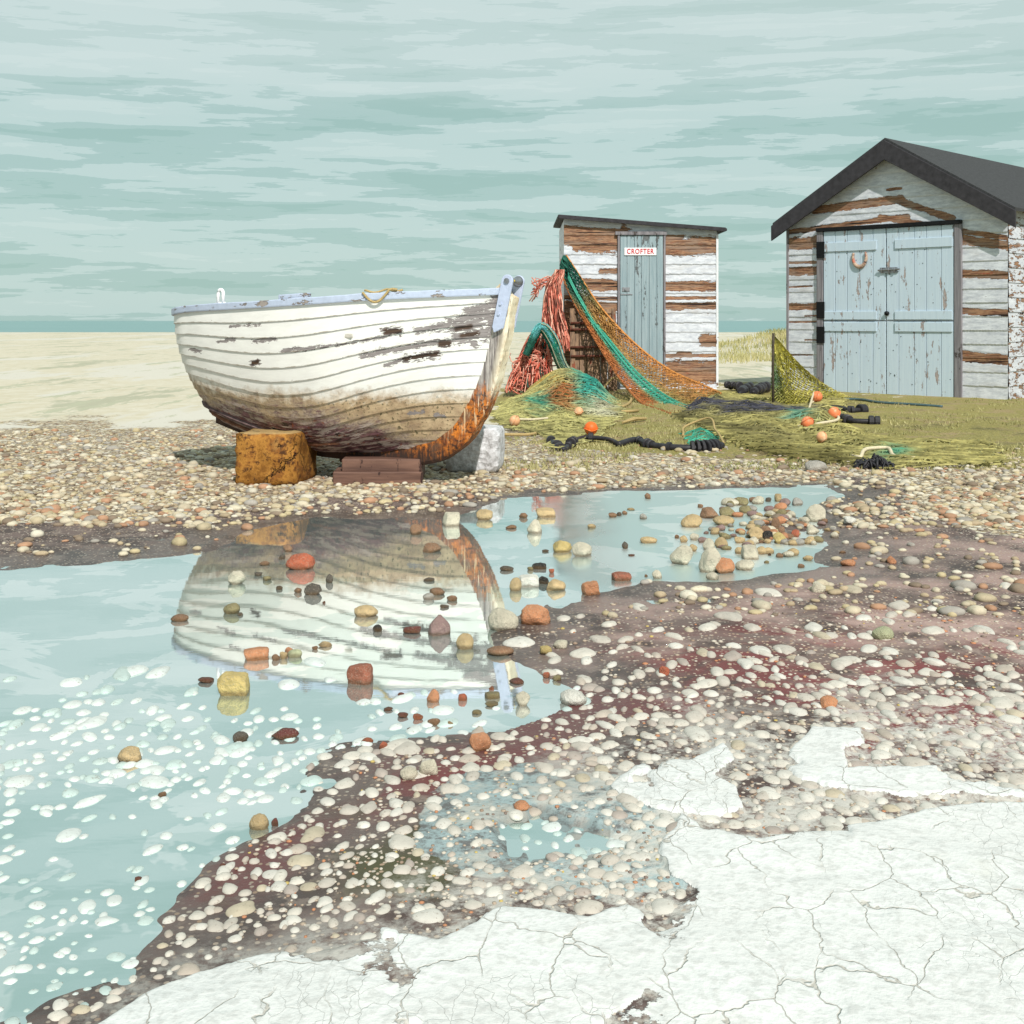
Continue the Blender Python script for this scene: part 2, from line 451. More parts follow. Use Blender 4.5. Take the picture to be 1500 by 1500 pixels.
def mat_flaked(name, base, under, dirt, sc=8, lo=.57, stretch=(1, 1, 1), rough=.6):
    m = M(name, rough, .3)
    o = m.oc(); n = m.noise(m.scale(o, stretch), sc, 7, .68); n2 = m.noise(o, 40, 4)
    c = m.mix(m.rng(n2, .3, .7), base, tuple(x*.85 for x in base))
    c = m.mix(m.rng(n, lo, lo+.02), c, dirt)
    c = m.mix(m.rng(n, lo+.025, lo+.05), c, under)
    m.col(c); m.bump(m.rng(n, lo+.03, lo), .5, .004)
    return m.m

def mat_boards():
    """weatherboards: white paint torn off brown timber; attribute paint > 0 where paint holds"""
    m = M('peeling_weatherboard', .75, .25)
    u = m.attr('u'); v = m.attr('v')
    cx = m.n('ShaderNodeCombineXYZ'); m.set(cx.inputs[0], u); m.set(cx.inputs[1], v); uv = cx.outputs[0]
    gr = m.noise(m.scale(uv, (2.2, 38, 1)), 1., 6, .7); g2 = m.noise(m.scale(uv, (3, 10, 1)), 2.2, 6, .7)
    g3 = m.noise(m.scale(uv, (5, 20, 1)), 5, 5, .7)
    wood = m.ramp(gr, [(.30, lin(36, 24, 20)), (.42, lin(108, 72, 56)), (.50, lin(168, 130, 100)), (.57, lin(74, 46, 36)), (.64, lin(150, 108, 82)), (.75, lin(200, 172, 142))])
    wood = m.mix(m.math('MULTIPLY', m.rng(g2, .56, .68), .8), wood, lin(138, 66, 44))
    wood = m.mix(m.math('MULTIPLY', m.rng(m.noise(m.scale(uv, (1.3, 7, 1)), 1, 5, .7), .48, .60), .65), wood, m.mix(m.rng(gr, .4, .6), lin(70, 60, 56), lin(158, 140, 126)))
    wood = m.mix(m.rng(m.noise(m.scale(uv, (.8, 22, 1)), 1, 3, .6), .60, .64), wood, lin(30, 20, 18))
    white = m.mix(m.rng(g2, .38, .66), lin(222, 225, 231, 1.08), lin(178, 182, 192, 1.08))
    white = m.mix(m.math('MULTIPLY', m.rng(g3, .54, .66), .6), white, lin(160, 162, 168)); white = m.mix(m.math('MULTIPLY', m.rng(m.noise(m.scale(uv, (1.6, 5, 1)), 1, 5, .65), .55, .72), .5), white, lin(176, 170, 164))
    g4 = m.noise(m.scale(uv, (2.2, 4.5, 1)), 1.5, 3, .6); f = m.math('ADD', m.attr('paint'), m.math('ADD', m.math('MULTIPLY', m.math('SUBTRACT', g2, .5), 4.4), m.math('ADD', m.math('MULTIPLY', m.math('SUBTRACT', g4, .5), 2.2), m.math('MULTIPLY', m.math('SUBTRACT', g3, .5), 1.6))))
    c = m.mix(m.rng(f, -.08, .0), wood, lin(66, 42, 34))  # dark rim painted in as the shadow under the curled paint edge
    c = m.mix(m.rng(f, .02, .06), c, white)
    m.col(c)
    h = m.math('ADD', m.rng(f, -.02, .05), m.math('MULTIPLY', gr, .35))
    m.bump(h, .8, .008)
    return m.m

def mat_planks(name, base, alt, under, lo=.62, grain=(40, 40, 2)):
    m = M(name, .65, .3)
    o = m.pos(); g = m.noise(m.scale(o, grain), 1, 6, .65); n = m.noise(m.scale(o, (9, 9, 2.0)), 1.2, 7, .7); n2 = m.noise(o, 16, 5, .7)
    c = m.mix(m.rng(g, .35, .65), base, alt)
    f = m.math('ADD', n, m.math('MULTIPLY', m.math('SUBTRACT', n2, .5), .25))
    c = m.mix(m.rng(f, lo, lo+.02), c, tuple(x*.6 for x in under))
    c = m.mix(m.rng(f, lo+.03, lo+.06), c, under)
    m.col(c); m.bump(m.math('ADD', g, m.rng(f, lo+.03, lo)), .4, .004)
    return m.m

MT = {}
MT['ground'] = mat_ground(); MT['water'] = mat_water(); MT['sea'] = mat_sea()
MT['hull'] = mat_hull(); MT['stem'] = mat_stem(); MT['boards'] = mat_boards()
MT['rail'] = mat_flaked('rail_paint', lin(176, 186, 206, 1.0), lin(150, 140, 134), lin(92, 78, 66), 9, .585, (1, 1, 2))
MT['bluemetal'] = mat_flaked('pale_blue_metal', lin(186, 195, 218, 1.0), lin(196, 170, 40), lin(140, 120, 60), 16, .70, rough=.45)
MT['keel'] = mat_plain('keel_timber', lin(70, 52, 44), .85, .4, 20, .5)
MT['inner'] = mat_plain('hull_inside', lin(170, 165, 155), .7)
MT['lichen'] = mat_plain('lichen', lin(206, 172, 40), .9)
MT['dark'] = mat_plain('dark_tarred_timber', lin(54, 52, 56), .85, .3, 14, .4)
MT['roofing'] = mat_plain('roof_felt', lin(58, 58, 60), .9, .3, 30, .4)
MT['door1'] = mat_planks('blue_grey_door', lin(134, 154, 162, 1.1), lin(158, 174, 180, 1.1), lin(100, 104, 106), .60)
MT['door2'] = mat_planks('pale_blue_door', lin(182, 198, 212, 1.0), lin(192, 207, 219, 1.0), lin(168, 154, 150), .60, (40, 40, 1.2))
MT['frame'] = mat_planks('grey_door_frame', lin(104, 100, 106), lin(140, 136, 140), lin(80, 72, 70), .6)
MT['ironblack'] = mat_plain('black_iron', lin(34, 34, 36), .55, .3, 40, .2, .6)
MT['steel'] = mat_plain('dull_steel', lin(150, 150, 155), .45, .2, 40, .2, .8)
MT['hatch'] = mat_planks('old_brown_boards', lin(84, 64, 52), lin(150, 120, 92), lin(132, 66, 40), .60, (26, 26, 1.5))
MT['rust'] = mat_plain('rusty_iron', lin(96, 56, 44), .8, .4, 30, .5)
MT['sign'] = mat_plain('sign_white', lin(238, 238, 240, 1.05), .5, .05)
MT['red'] = mat_plain('sign_red', lin(196, 36, 52), .5, .1)
MT['concrete'] = mat_plain('pale_concrete', lin(214, 214, 214, 1.1), .9, .12)
MT['twine'] = mat_attr('net_twine', .8, 30, .3)
MT['rubber'] = mat_plain('black_rubber', lin(44, 42, 46), .5, .35, 40, .3)
MT['rope'] = mat_plain('pale_rope', lin(212, 198, 168, 1.1), .85, .25, 120, .6)
MT['oldrope'] = mat_plain('tan_rope', lin(176, 152, 104, 1.1), .85, .3, 120, .6)
MT['hose'] = mat_plain('dark_hose', lin(72, 92, 96), .5, .2)
MT['stake'] = mat_plain('dark_stake', lin(70, 62, 50), .85, .4)
def mat_buoy(name, c, pale):
    m = M(name, .5, .35)
    n = m.noise(m.oc(), 18, 5, .65)
    m.col(m.mix(m.rng(n, .55, .7), c, pale)); m.bump(n, .15, .005)
    return m.m
MT['buoy'] = mat_buoy('orange_plastic', lin(232, 130, 84, 1.1), lin(240, 178, 140, 1.1))
MT['buoyhot'] = mat_buoy('bright_orange_plastic', lin(236, 108, 40, 1.1), lin(240, 150, 90, 1.1))
MT['buoypale'] = mat_buoy('faded_orange_plastic', lin(226, 168, 124, 1.1), lin(232, 200, 166, 1.1))
def mat_stone():
    m = M('stone', .8, .3)
    o = m.oc(); n = m.noise(o, 1.3, 6, .65); n2 = m.noise(o, 7, 5, .7); n3 = m.noise(o, 22, 3, .6)
    x = m.n('ShaderNodeVectorMath', operation='SCALE'); m.t.links.new(m.attr('Col', 'Color'), x.inputs[0])
    m.t.links.new(m.rng(n, .3, .7, .72, 1.22), x.inputs['Scale'])
    y = m.n('ShaderNodeVectorMath', operation='SCALE'); m.t.links.new(m.attr('Col', 'Color'), y.inputs[0]); y.inputs['Scale'].default_value = .62
    c = m.mix(m.math('MULTIPLY', m.rng(n2, .54, .64), .6), x.outputs[0], y.outputs[0]); c = m.mix(m.math('MULTIPLY', m.rng(n3, .56, .64), .5), c, lin(206, 196, 176, 1.4))
    sz = m.n('ShaderNodeSeparateXYZ'); m.t.links.new(m.pos(), sz.inputs[0])
    wt = m.rng(m.math('ADD', sz.outputs[2], m.math('MULTIPLY', m.math('SUBTRACT', m.noise(m.pos(), 30, 3), .5), .022)), .016, .006)
    c = m.mix(m.math('MULTIPLY', wt, .62), c, lin(84, 62, 36)); m.rough(m.rng(wt, 0, 1, .8, .35))
    m.col(c); m.bump(m.math('ADD', n2, m.math('MULTIPLY', n3, .4)), .55, .07)
    return m.m
MT['stone'] = mat_stone()
def mat_pebble():
    m = M('pebble', .75, .3)
    p = m.pos(); n = m.noise(p, 120, 5, .75); n2 = m.noise(p, 40, 4)
    x = m.n('ShaderNodeVectorMath', operation='SCALE'); m.t.links.new(m.attr('Col', 'Color'), x.inputs[0])
    m.t.links.new(m.rng(n2, .3, .7, .88, 1.1), x.inputs['Scale'])
    c = m.mix(m.math('MULTIPLY', m.rng(n, .58, .64), .55), x.outputs[0], lin(120, 104, 92))
    m.col(c); m.bump(n, .3, .003)
    return m.m
MT['pebble'] = mat_pebble()
def mat_rustblock():
    m = M('ochre_block', .85, .2)
    o = m.oc(); n = m.noise(o, 6, 7, .7); n2 = m.noise(o, 24, 5, .7); wv = m.n('ShaderNodeVectorMath', operation='ADD'); m.t.links.new(o, wv.inputs[0]); ws = m.n('ShaderNodeVectorMath', operation='SCALE'); m.t.links.new(m.noise(o, 7, 5, .7, out='Color'), ws.inputs[0]); ws.inputs['Scale'].default_value = .3; m.t.links.new(ws.outputs[0], wv.inputs[1]); cr = m.vor(wv.outputs[0], 3.2, 'DISTANCE_TO_EDGE')
    c = m.ramp(n, [(.28, lin(70, 44, 22)), (.42, lin(122, 80, 32)), (.50, lin(168, 118, 54)), (.58, lin(128, 80, 36)), (.68, lin(182, 138, 78)), (.8, lin(96, 60, 30))])
    c = m.mix(m.rng(n2, .53, .63), c, lin(76, 48, 28))
    c = m.mix(m.math('MULTIPLY', m.rng(cr, .02, .004), m.rng(m.noise(o, 3, 2), .45, .6)), c, lin(34, 20, 10))
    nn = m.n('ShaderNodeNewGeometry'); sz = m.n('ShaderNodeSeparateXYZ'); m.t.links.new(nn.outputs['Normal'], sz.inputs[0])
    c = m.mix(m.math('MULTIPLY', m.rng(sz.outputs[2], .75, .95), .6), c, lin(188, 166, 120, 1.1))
    m.col(c); m.bump(m.math('ADD', n, m.math('MULTIPLY', m.rng(cr, 0, .03), .6)), .9, .02)
    return m.m
MT['ochre'] = mat_rustblock()
def mat_whiteblock():
    m = M('rough_white_stone', .85, .2)
    o = m.oc(); n = m.noise(o, 18, 7, .75); v = m.vor(o, 26)
    m.col(m.mix(m.rng(n, .3, .62), lin(150, 146, 146), lin(236, 236, 240, 1.08)))
    m.bump(m.math('ADD', n, m.math('MULTIPLY', v, .6)), 1., .02)
    return m.m
MT['whitestone'] = mat_whiteblock()
MT['chock'] = mat_planks('wet_brown_timber', lin(84, 60, 52), lin(126, 94, 80), lin(66, 44, 40), .6, (2, 14, 30))
def mat_grass():
    m = M('dune_grass_blade', .8, .2)
    n = m.noise(m.pos(), .8, 3)
    m.col(m.mix(m.rng(n, .35, .65), lin(146, 146, 92, 1.25), lin(196, 186, 136, 1.25)))
    return m.m
MT['grass'] = mat_grass()

# ------------------------------------------------------------------ ground
def build_ground():
    pys = np.concatenate([np.linspace(484.0, 610, 70), np.linspace(612, 1640, 430)])
    d = F_/(pys-HY); d = np.concatenate([[400., 170.], d])
    d = np.sort(d)
    t = np.concatenate([np.linspace(-1.9, -.62, 30)[:-1], np.linspace(-.62, .62, 760), np.linspace(.62, 1.9, 30)[1:]])
    X = d[:, None]*t[None, :]; Y = np.repeat(d[:, None], len(t), 1)
    sh = X.shape; x = X.ravel(); y = Y.ravel()
    h = ground_h(x, y)
    ys = np.maximum(y, .6); px, py = HX+F_*x/ys, HY+F_/ys
    # zones
    w1 = (fbm(x*1.7, y*1.7, 21)-.5); w2 = (fbm(x*6, y*6, 22)-.5)
    w4 = fbm(x*18, y*18, 24)-.5
    def pz(poly, soft): return 1-sm(poly_sd(px, py, poly)+w1*soft*2.6+w2*soft*1.8+w4*soft*.9, -soft, soft)
    sdp = poly_sd(x, y, POOL)
    shing = sm(py+w1*60, 606, 648)
    moss = pz([(735, 575), (800, 570), (1150, 572), (1500, 574), (3200, 590), (3200, 692), (1320, 686), (1200, 680), (1060, 668), (960, 664), (850, 668), (760, 640), (715, 615)], 16)
    mudband = pz([(-600, 785), (188, 772), (330, 748), (520, 726), (700, 728), (860, 722), (1100, 712), (1300, 715), (1340, 760), (1800, 860), (5000, 900), (5000, 1700), (-900, 1700)], 16)
    maroon = pz([(900, 930), (1313, 900), (1700, 1000), (1500, 1120), (1180, 1110), (930, 1060), (700, 1130), (640, 1180), (520, 1200), (380, 1330), (250, 1330), (470, 1140), (640, 1080), (800, 1050)], 40)
    olive = pz([(420, 1230), (560, 1170), (680, 1200), (640, 1330), (300, 1340)], 40)
    pink = pz([(840, 880), (1000, 855), (1250, 800), (1700, 760), (1700, 960), (1313, 960), (1100, 930), (900, 990), (800, 960)], 30)
    blue = pz([(620, 1180), (760, 1150), (900, 1160), (990, 1200), (1040, 1260), (1010, 1330), (860, 1330), (700, 1290), (610, 1240)], 22)
    crust = np.maximum.reduce([
        pz([(900, 1165), (945, 1128), (1010, 1128), (1060, 1100), (1076, 1122), (1048, 1150), (1078, 1165), (1092, 1200), (1040, 1212), (965, 1200)], 7),
        pz([(1160, 1110), (1190, 1078), (1260, 1082), (1262, 1100), (1236, 1112), (1240, 1140), (1340, 1138), (1500, 1125), (1700, 1110), (1700, 1190), (1280, 1180), (1210, 1175), (1150, 1150)], 8),
        pz([(965, 1262), (1000, 1205), (1035, 1232), (1100, 1242), (1170, 1222), (1300, 1208), (1400, 1190), (1700, 1180), (4000, 1170), (4000, 1700), (-200, 1720), (200, 1472), (330, 1420), (470, 1395), (560, 1372), (640, 1392), (740, 1350), (860, 1362), (1010, 1322), (980, 1290)], 12)])
    holes = sm(fbm(x*3.6, y*2.6, 44, 6)+.10*w2+.05*w4, .545, .60)*(1-.5*sm(py, 1340, 1440))
    holes = holes*(1-.8*sm(px, 940, 1060)*sm(py, 1195, 1260))
    crust = crust*(1-holes*.95)*(sdp > .03)
    dust = np.maximum(pz([(840, 1150), (1000, 1060), (1200, 1040), (1700, 1060), (4000, 1060), (4000, 1700), (-200, 1720), (300, 1370), (640, 1320), (840, 1270)], 45), .6*pz([(640, 1290), (860, 1290), (900, 1500), (300, 1500)], 40))*(sdp > .03)
    mud = np.maximum(mudband, (sdp < .05)*1.)
    shing_attr = shing*(1-mudband)*(1-crust)
    wet = (1-sm(h, .002, .022))*(sdp < .6)+.35*mudband*(py < 860)
    h = h+.009*sm(crust+w2*.7, .30, .72)+.004*crust*fbm(x*14, y*14, 40)
    # pebbly relief of the shingle
    rel = (vn(x*24, y*24, 31)-.5)*.016+(vn(x*55, y*55, 32)-.5)*.008
    h = h+rel*shing*(1-mud)*(y < 14)
    mb = MB()
    P = np.stack([x, y, h], 1).reshape(*sh, 3)
    # carry the ground back behind the viewer
    P0 = P[:1].copy(); P0[:, :, 0] = t[None, :]*14; P0[:, :, 1] = -14; P0[:, :, 2] = .012
    P = np.concatenate([P0, P], 0)
    ext = lambda a: np.concatenate([a.reshape(sh)[:1], a.reshape(sh)], 0)
    mb.grid(P, flip=True, a_shingle=ext(shing_attr), a_moss=ext(moss), a_mud=ext(mud), a_blue=ext(blue), a_wet=ext(np.clip(wet, 0, 1)),
            a_crust=ext(crust), a_dust=ext(dust), maroon=ext(maroon), olive=ext(olive), pink=ext(pink))
    o = mb.build('ground', MT['ground'])
    return tag(o, kind='structure')
build_ground()

w = MB(); w.add([(-7, 1.0, 0), (6, 1.0, 0), (6, 8.4, 0), (-7, 8.4, 0)], [(0, 1, 2, 3)])
tag(w.build('pool_water', MT['water']), kind='structure')
s = MB(); s.grid(np.array([[(x, y, -.05) for y in (100, 400, 2000, 14000)] for x in (-16000, -2000, 0, 2000, 16000)], float))
tag(s.build('sea', MT['sea']), kind='structure')

# ------------------------------------------------------------------ stones
def ico(sub):
    import bmesh
    bm = bmesh.new(); bmesh.ops.create_icosphere(bm, subdivisions=sub, radius=1)
    V = np.array([v.co[:] for v in bm.verts]); T = np.array([[v.index for v in f.verts] for f in bm.faces]); bm.free()
    return V, T
ICO = {k: ico(k) for k in (1, 2, 3, 4)}

def rock_shape(seed, kind='rock', sub=3):
    r = np.random.default_rng(seed)
    D, T = ICO[sub]
    if kind == 'block':
        N = np.array([(1, 0, 0), (-1, 0, 0), (0, 1, 0), (0, -1, 0), (0, 0, 1), (0, 0, -1)], float)+r.normal(0, .13, (6, 3))
        dist = np.array([.72]*6)*r.uniform(.9, 1.1, 6); p = 22
    elif kind == 'smooth':
        N = r.normal(0, 1, (7, 3)); dist = r.uniform(.82, 1.05, 7); p = 5
    else:
        N = r.normal(0, 1, (15, 3)); dist = r.uniform(.60, .95, 15); p = 34
    N /= np.linalg.norm(N, axis=1)[:, None]
    c = np.clip(D@N.T, 1e-3, None)/dist
    rad = (1+np.sum(c**p, 1))**(-1/p)
    V = D*rad[:, None]
    nz = fbm(D[:, 0]*3+D[:, 2]*2+seed*.37, D[:, 1]*3-D[:, 2]*1.7+9, int(seed) % 97)-.5
    V = V*(1+.14*nz+.13*(fbm(D[:, 0]*6+D[:, 2]*4+seed*.3, D[:, 1]*6-D[:, 2]*5, 5)-.5))[:, None]
    mn, mx = V.min(0), V.max(0)
    return (V-(mn+mx)/2)/((mx-mn)/2), T

STONE_COL = dict(cream=lin(224, 214, 192, 1.2), tan=lin(206, 178, 134, 1.15), brown=lin(150, 114, 88, 1.15), dark=lin(96, 88, 80, 1.15), black=lin(40, 38, 38, 1.1),
                 orange=lin(216, 150, 110, 1.25), red=lin(192, 104, 76, 1.15), yellow=lin(220, 194, 128, 1.3), olive=lin(150, 138, 100, 1.15), grey=lin(176, 170, 162, 1.2),
                 white=lin(234, 230, 220, 1.2), mauve=lin(164, 134, 130, 1.25), maroon=lin(116, 62, 58, 1.2), palegreen=lin(196, 198, 160, 1.2), brick=lin(160, 98, 78, 1.15))

def stone(x0, x1, ytop, ybase, col, label, kind='rock', group=None, seed=None, name='stone', deep=.85):
    """photo box of a stone; it sits where its base meets the water or ground"""
    seed = seed if seed is not None else int(x0*13+ybase*7)
    cx = (x0+x1)/2
    z = 0.
    for _ in range(5):
        d = (H_-z)*F_/(ybase-HY); z = max(gz((cx-HX)/F_*d, d), 0.)
    w = (x1-x0)/F_*d; hh = (ybase-ytop)/F_*d
    dep = w*deep
    d += dep*.45
    # part of the picture height is the top seen from above
    h = max(hh-dep*.45*(H_/d), w*.28)
    V, T = rock_shape(seed, kind, 4 if x1-x0 > 24 else 3)
    ht = h*1.30
    S = np.array([w/2, dep/2, ht/2])
    V = V*S
    r = random.Random(seed); a = r.uniform(-.35, .35)
    V = np.stack([V[:, 0]*math.cos(a)-V[:, 1]*math.sin(a), V[:, 0]*math.sin(a)+V[:, 1]*math.cos(a), V[:, 2]], 1)
    V[:, 2] += h-ht/2
    c = np.array(STONE_COL[col])*np.random.default_rng(seed).uniform(.9, 1.12)
    Vm = V/max(w, 1e-4)     # for texture scale the mesh is kept small and the object scaled
    o = mesh(name, Vm, [T], MT['stone'], None, {'Col': np.tile(c, (len(V), 1))}, smooth=True)
    o.scale = (w, w, w)
    o.location = ((cx-HX)/F_*d, d, z)
    return tag(o, label, 'stone', group)

NAMED = [
    # x0 x1 top base colour kind label
    (714, 760, 891, 924, 'cream', 'smooth', 'large speckled cream boulder on the mud beside the orange boulder'),
    (761, 807, 886, 917, 'orange', 'rock', 'large salmon orange boulder on the mud right of the cream boulder'),
    (627, 660, 901, 932, 'mauve', 'rock', 'mauve grey boulder standing in the boat reflection'),
    (668, 694, 927, 952, 'tan', 'smooth', 'rounded tan stone with a pale face left of the cream boulder'),
    (713, 753, 946, 962, 'brown', 'smooth', 'low wet brown stone in front of the cream boulder'),
    (519, 554, 886, 905, 'tan', 'smooth', 'flat topped tan stone in the middle of the boat reflection'),
    (510, 548, 971, 1003, 'brick', 'block', 'square red brown block standing in the pool'),
    (321, 367, 984, 1020, 'yellow', 'block', 'big square yellow stone block with a long reflection in the pool'),
    (357, 394, 948, 968, 'orange', 'block', 'tan brick shaped stone lying in the pool beyond the yellow block'),
    (419, 460, 810, 836, 'red', 'rock', 'cracked brick red boulder in the pool below the ochre block'),
    (446, 472, 854, 872, 'dark', 'rock', 'dark green black stone right below the brick red boulder'),
    (334, 360, 835, 857, 'cream', 'rock', 'cream stone with a dark side at the stern of the boat reflection'),
    (327, 352, 883, 900, 'olive', 'smooth', 'olive brown round stone left in the boat reflection'),
    (251, 277, 900, 911, 'brown', 'smooth', 'flat brown stone at the far left tip of the boat reflection'),
    (477, 488, 841, 854, 'dark', 'rock', 'small upright dark stone beside the black green one'),
    (619, 647, 795, 810, 'brown', 'rock', 'dark brown wedge shaped stone under the bow planks reflection'),
    (600, 618, 767, 784, 'brown', 'rock', 'small brown stone at the muddy edge behind the dark wedge'),
    (649, 675, 750, 771, 'cream', 'block', 'cream block half in the mud at the far pool edge'),
    (698, 723, 746, 762, 'tan', 'rock', 'wide tan stone at the far pool edge below the white block'),
    (785, 814, 744, 758, 'tan', 'block', 'low tan slab at the far end of the clear water'),
    (772, 795, 760, 782, 'cream', 'rock', 'upright cream stone standing alone in the clear water'),
    (808, 836, 792, 810, 'yellow', 'rock', 'yellow ochre stone leaning against a cream one in the pool'),
    (837, 866, 794, 816, 'cream', 'rock', 'pointed cream stone with a rusty foot beside the yellow ochre stone'),
    (779, 801, 825, 834, 'black', 'block', 'flat black stone in the middle of the clear water'),
    (732, 753, 829, 837, 'dark', 'smooth', 'thin dark stone touching the reflected stem'),
    (746, 765, 846, 866, 'tan', 'smooth', 'yellow brown stone at the left end of the white slab'),
    (758, 789, 842, 861, 'white', 'block', 'white slab of broken concrete lying in the pool'),
    (789, 804, 844, 856, 'black', 'rock', 'black stone at the right end of the white slab'),
    (799, 829, 848, 866, 'tan', 'rock', 'mottled tan stone in front of the black stone'),
    (852, 879, 851, 872, 'orange', 'block', 'orange brick fragment at the near edge of the clear water'),
    (896, 924, 838, 851, 'brick', 'block', 'half brick of brown red clay in the pool'),
    (955, 970, 835, 848, 'cream', 'smooth', 'small cream egg shaped stone near the brown half brick'),
    (937, 963, 786, 796, 'tan', 'smooth', 'low loaf shaped tan stone alone in the clear water'),
    (911, 920, 793, 804, 'dark', 'rock', 'tiny pointed dark stone in open water'),
    (981, 1015, 798, 828, 'cream', 'rock', 'big cream stone with brown foot at the left of the stone cluster'),
    (1023, 1058, 800, 840, 'cream', 'rock', 'tallest cream white boulder in the stone cluster'),
    (1046, 1077, 816, 841, 'orange', 'rock', 'terracotta wedge leaning in front of the stone cluster'),
    (1077, 1105, 820, 836, 'cream', 'smooth', 'polished cream egg beside the terracotta wedge'),
    (1034, 1053, 838, 850, 'cream', 'smooth', 'small cream egg at the front of the stone cluster'),
    (1085, 1112, 798, 820, 'cream', 'block', 'square cream stone behind the polished egg'),
    (997, 1029, 753, 773, 'tan', 'smooth', 'broad tan stone at the far left of the cluster'),
    (1044, 1076, 755, 770, 'tan', 'smooth', 'smooth tan stone right of the broad tan stone'),
    (1056, 1083, 729, 741, 'cream', 'smooth', 'long cream stone at the far side of the cluster'),
    (1025, 1053, 743, 760, 'brown', 'rock', 'brown stone behind the smooth tan stone'),
    (1053, 1077, 742, 757, 'olive', 'rock', 'olive stone just below the long cream stone'),
    (1180, 1210, 738, 765, 'cream', 'rock', 'tall pale stone at the right end of the pool'),
    (1237, 1256, 756, 769, 'white', 'rock', 'white stone on the shore near the pool tip'),
    (1095, 1120, 771, 790, 'tan', 'rock', 'tan stone beside the coal black one'),
    (1117, 1132, 777, 791, 'black', 'rock', 'coal black stone in the middle of the cluster'),
    (1132, 1153, 779, 797, 'yellow', 'rock', 'yellow tan stone right of the coal black stone'),
    (1029, 1047, 788, 806, 'cream', 'rock', 'cream stone resting behind the tallest boulder'),
    (1047, 1067, 786, 803, 'tan', 'smooth', 'tan stone behind the terracotta wedge'),
    (1135, 1145, 723, 735, 'tan', 'block', 'small upright tan stone at the far water edge'),
    (1129, 1142, 758, 778, 'brown', 'rock', 'upright brown stone in the cluster'),
    (1159, 1171, 775, 787, 'red', 'rock', 'small red stone at the right of the cluster'),
    (1188, 1210, 851, 868, 'cream', 'rock', 'cream stone lying on the pink mud'),
    (1231, 1253, 819, 830, 'orange', 'smooth', 'flat tan orange stone on the mud at the pool tip'),
    (1299, 1313, 814, 826, 'orange', 'rock', 'orange stone on the pink mud at the right'),
    (1277, 1310, 917, 938, 'palegreen', 'smooth', 'pale green flat stone on the mud at the right'),
    (755, 777, 1012, 1035, 'cream', 'rock', 'upright cream stone at the near pool edge'),
    (819, 860, 1010, 1034, 'white', 'smooth', 'broad white stone at the near shore'),
    (625, 644, 1009, 1030, 'orange', 'rock', 'bright orange pointed stone in the near pool'),
    (671, 684, 1016, 1027, 'red', 'block', 'small rust red cube in the near pool'),
    (710, 733, 1014, 1024, 'olive', 'block', 'low olive stone in the near pool'),
    (687, 720, 1073, 1102, 'orange', 'rock', 'orange cone shaped stone on the pebbled mud'),
    (614, 642, 1111, 1138, 'cream', 'rock', 'angular cream stone among the pebbles'),
    (586, 613, 1123, 1143, 'cream', 'smooth', 'round cream stone left of the angular cream one'),
    (753, 776, 1176, 1191, 'orange', 'smooth', 'rounded orange stone on the blue grey silt'),
    (341, 364, 1071, 1088, 'dark', 'smooth', 'long dark grey stone among white pebbles in the pool'),
    (365, 394, 1192, 1217, 'tan', 'smooth', 'round tan stone low in the near pool'),
    (398, 409, 1198, 1211, 'maroon', 'rock', 'small maroon stone beside the round tan one'),
    (398, 438, 1074, 1084, 'maroon', 'rock', 'flat maroon flake in the near pool'),
    (170, 210, 1096, 1119, 'tan', 'rock', 'large tan stone far left in the pool'),
    (965, 981, 975, 990, 'red', 'rock', 'orange red stone on the dark mud'),
    (1201, 1228, 1019, 1038, 'orange', 'rock', 'orange stone among pale pebbles at the right'),
    (590, 618, 917, 929, 'maroon', 'rock', 'flat reddish stone left of the mauve boulder'),
    (421, 443, 951, 964, 'palegreen', 'smooth', 'pale green stone right of the tan brick stone'),
    (290, 314, 992, 1001, 'maroon', 'rock', 'thin brown stone left of the yellow block'),
    (546, 560, 915, 926, 'black', 'smooth', 'small black stone under the flat topped tan stone'),
    (1178, 1212, 674, 692, 'grey', 'smooth', 'flat grey stone on the ground in front of the spread net'),
    (810, 832, 937, 951, 'cream', 'rock', 'cream stone on the mud right of the low wet brown one'),
    (790, 808, 946, 960, 'yellow', 'rock', 'yellow stone on the mud beside a cream one'),
]
for (x0, x1, yt, yb, col, kd, lab) in NAMED:
    stone(x0, x1, yt, yb, col, lab, kd)

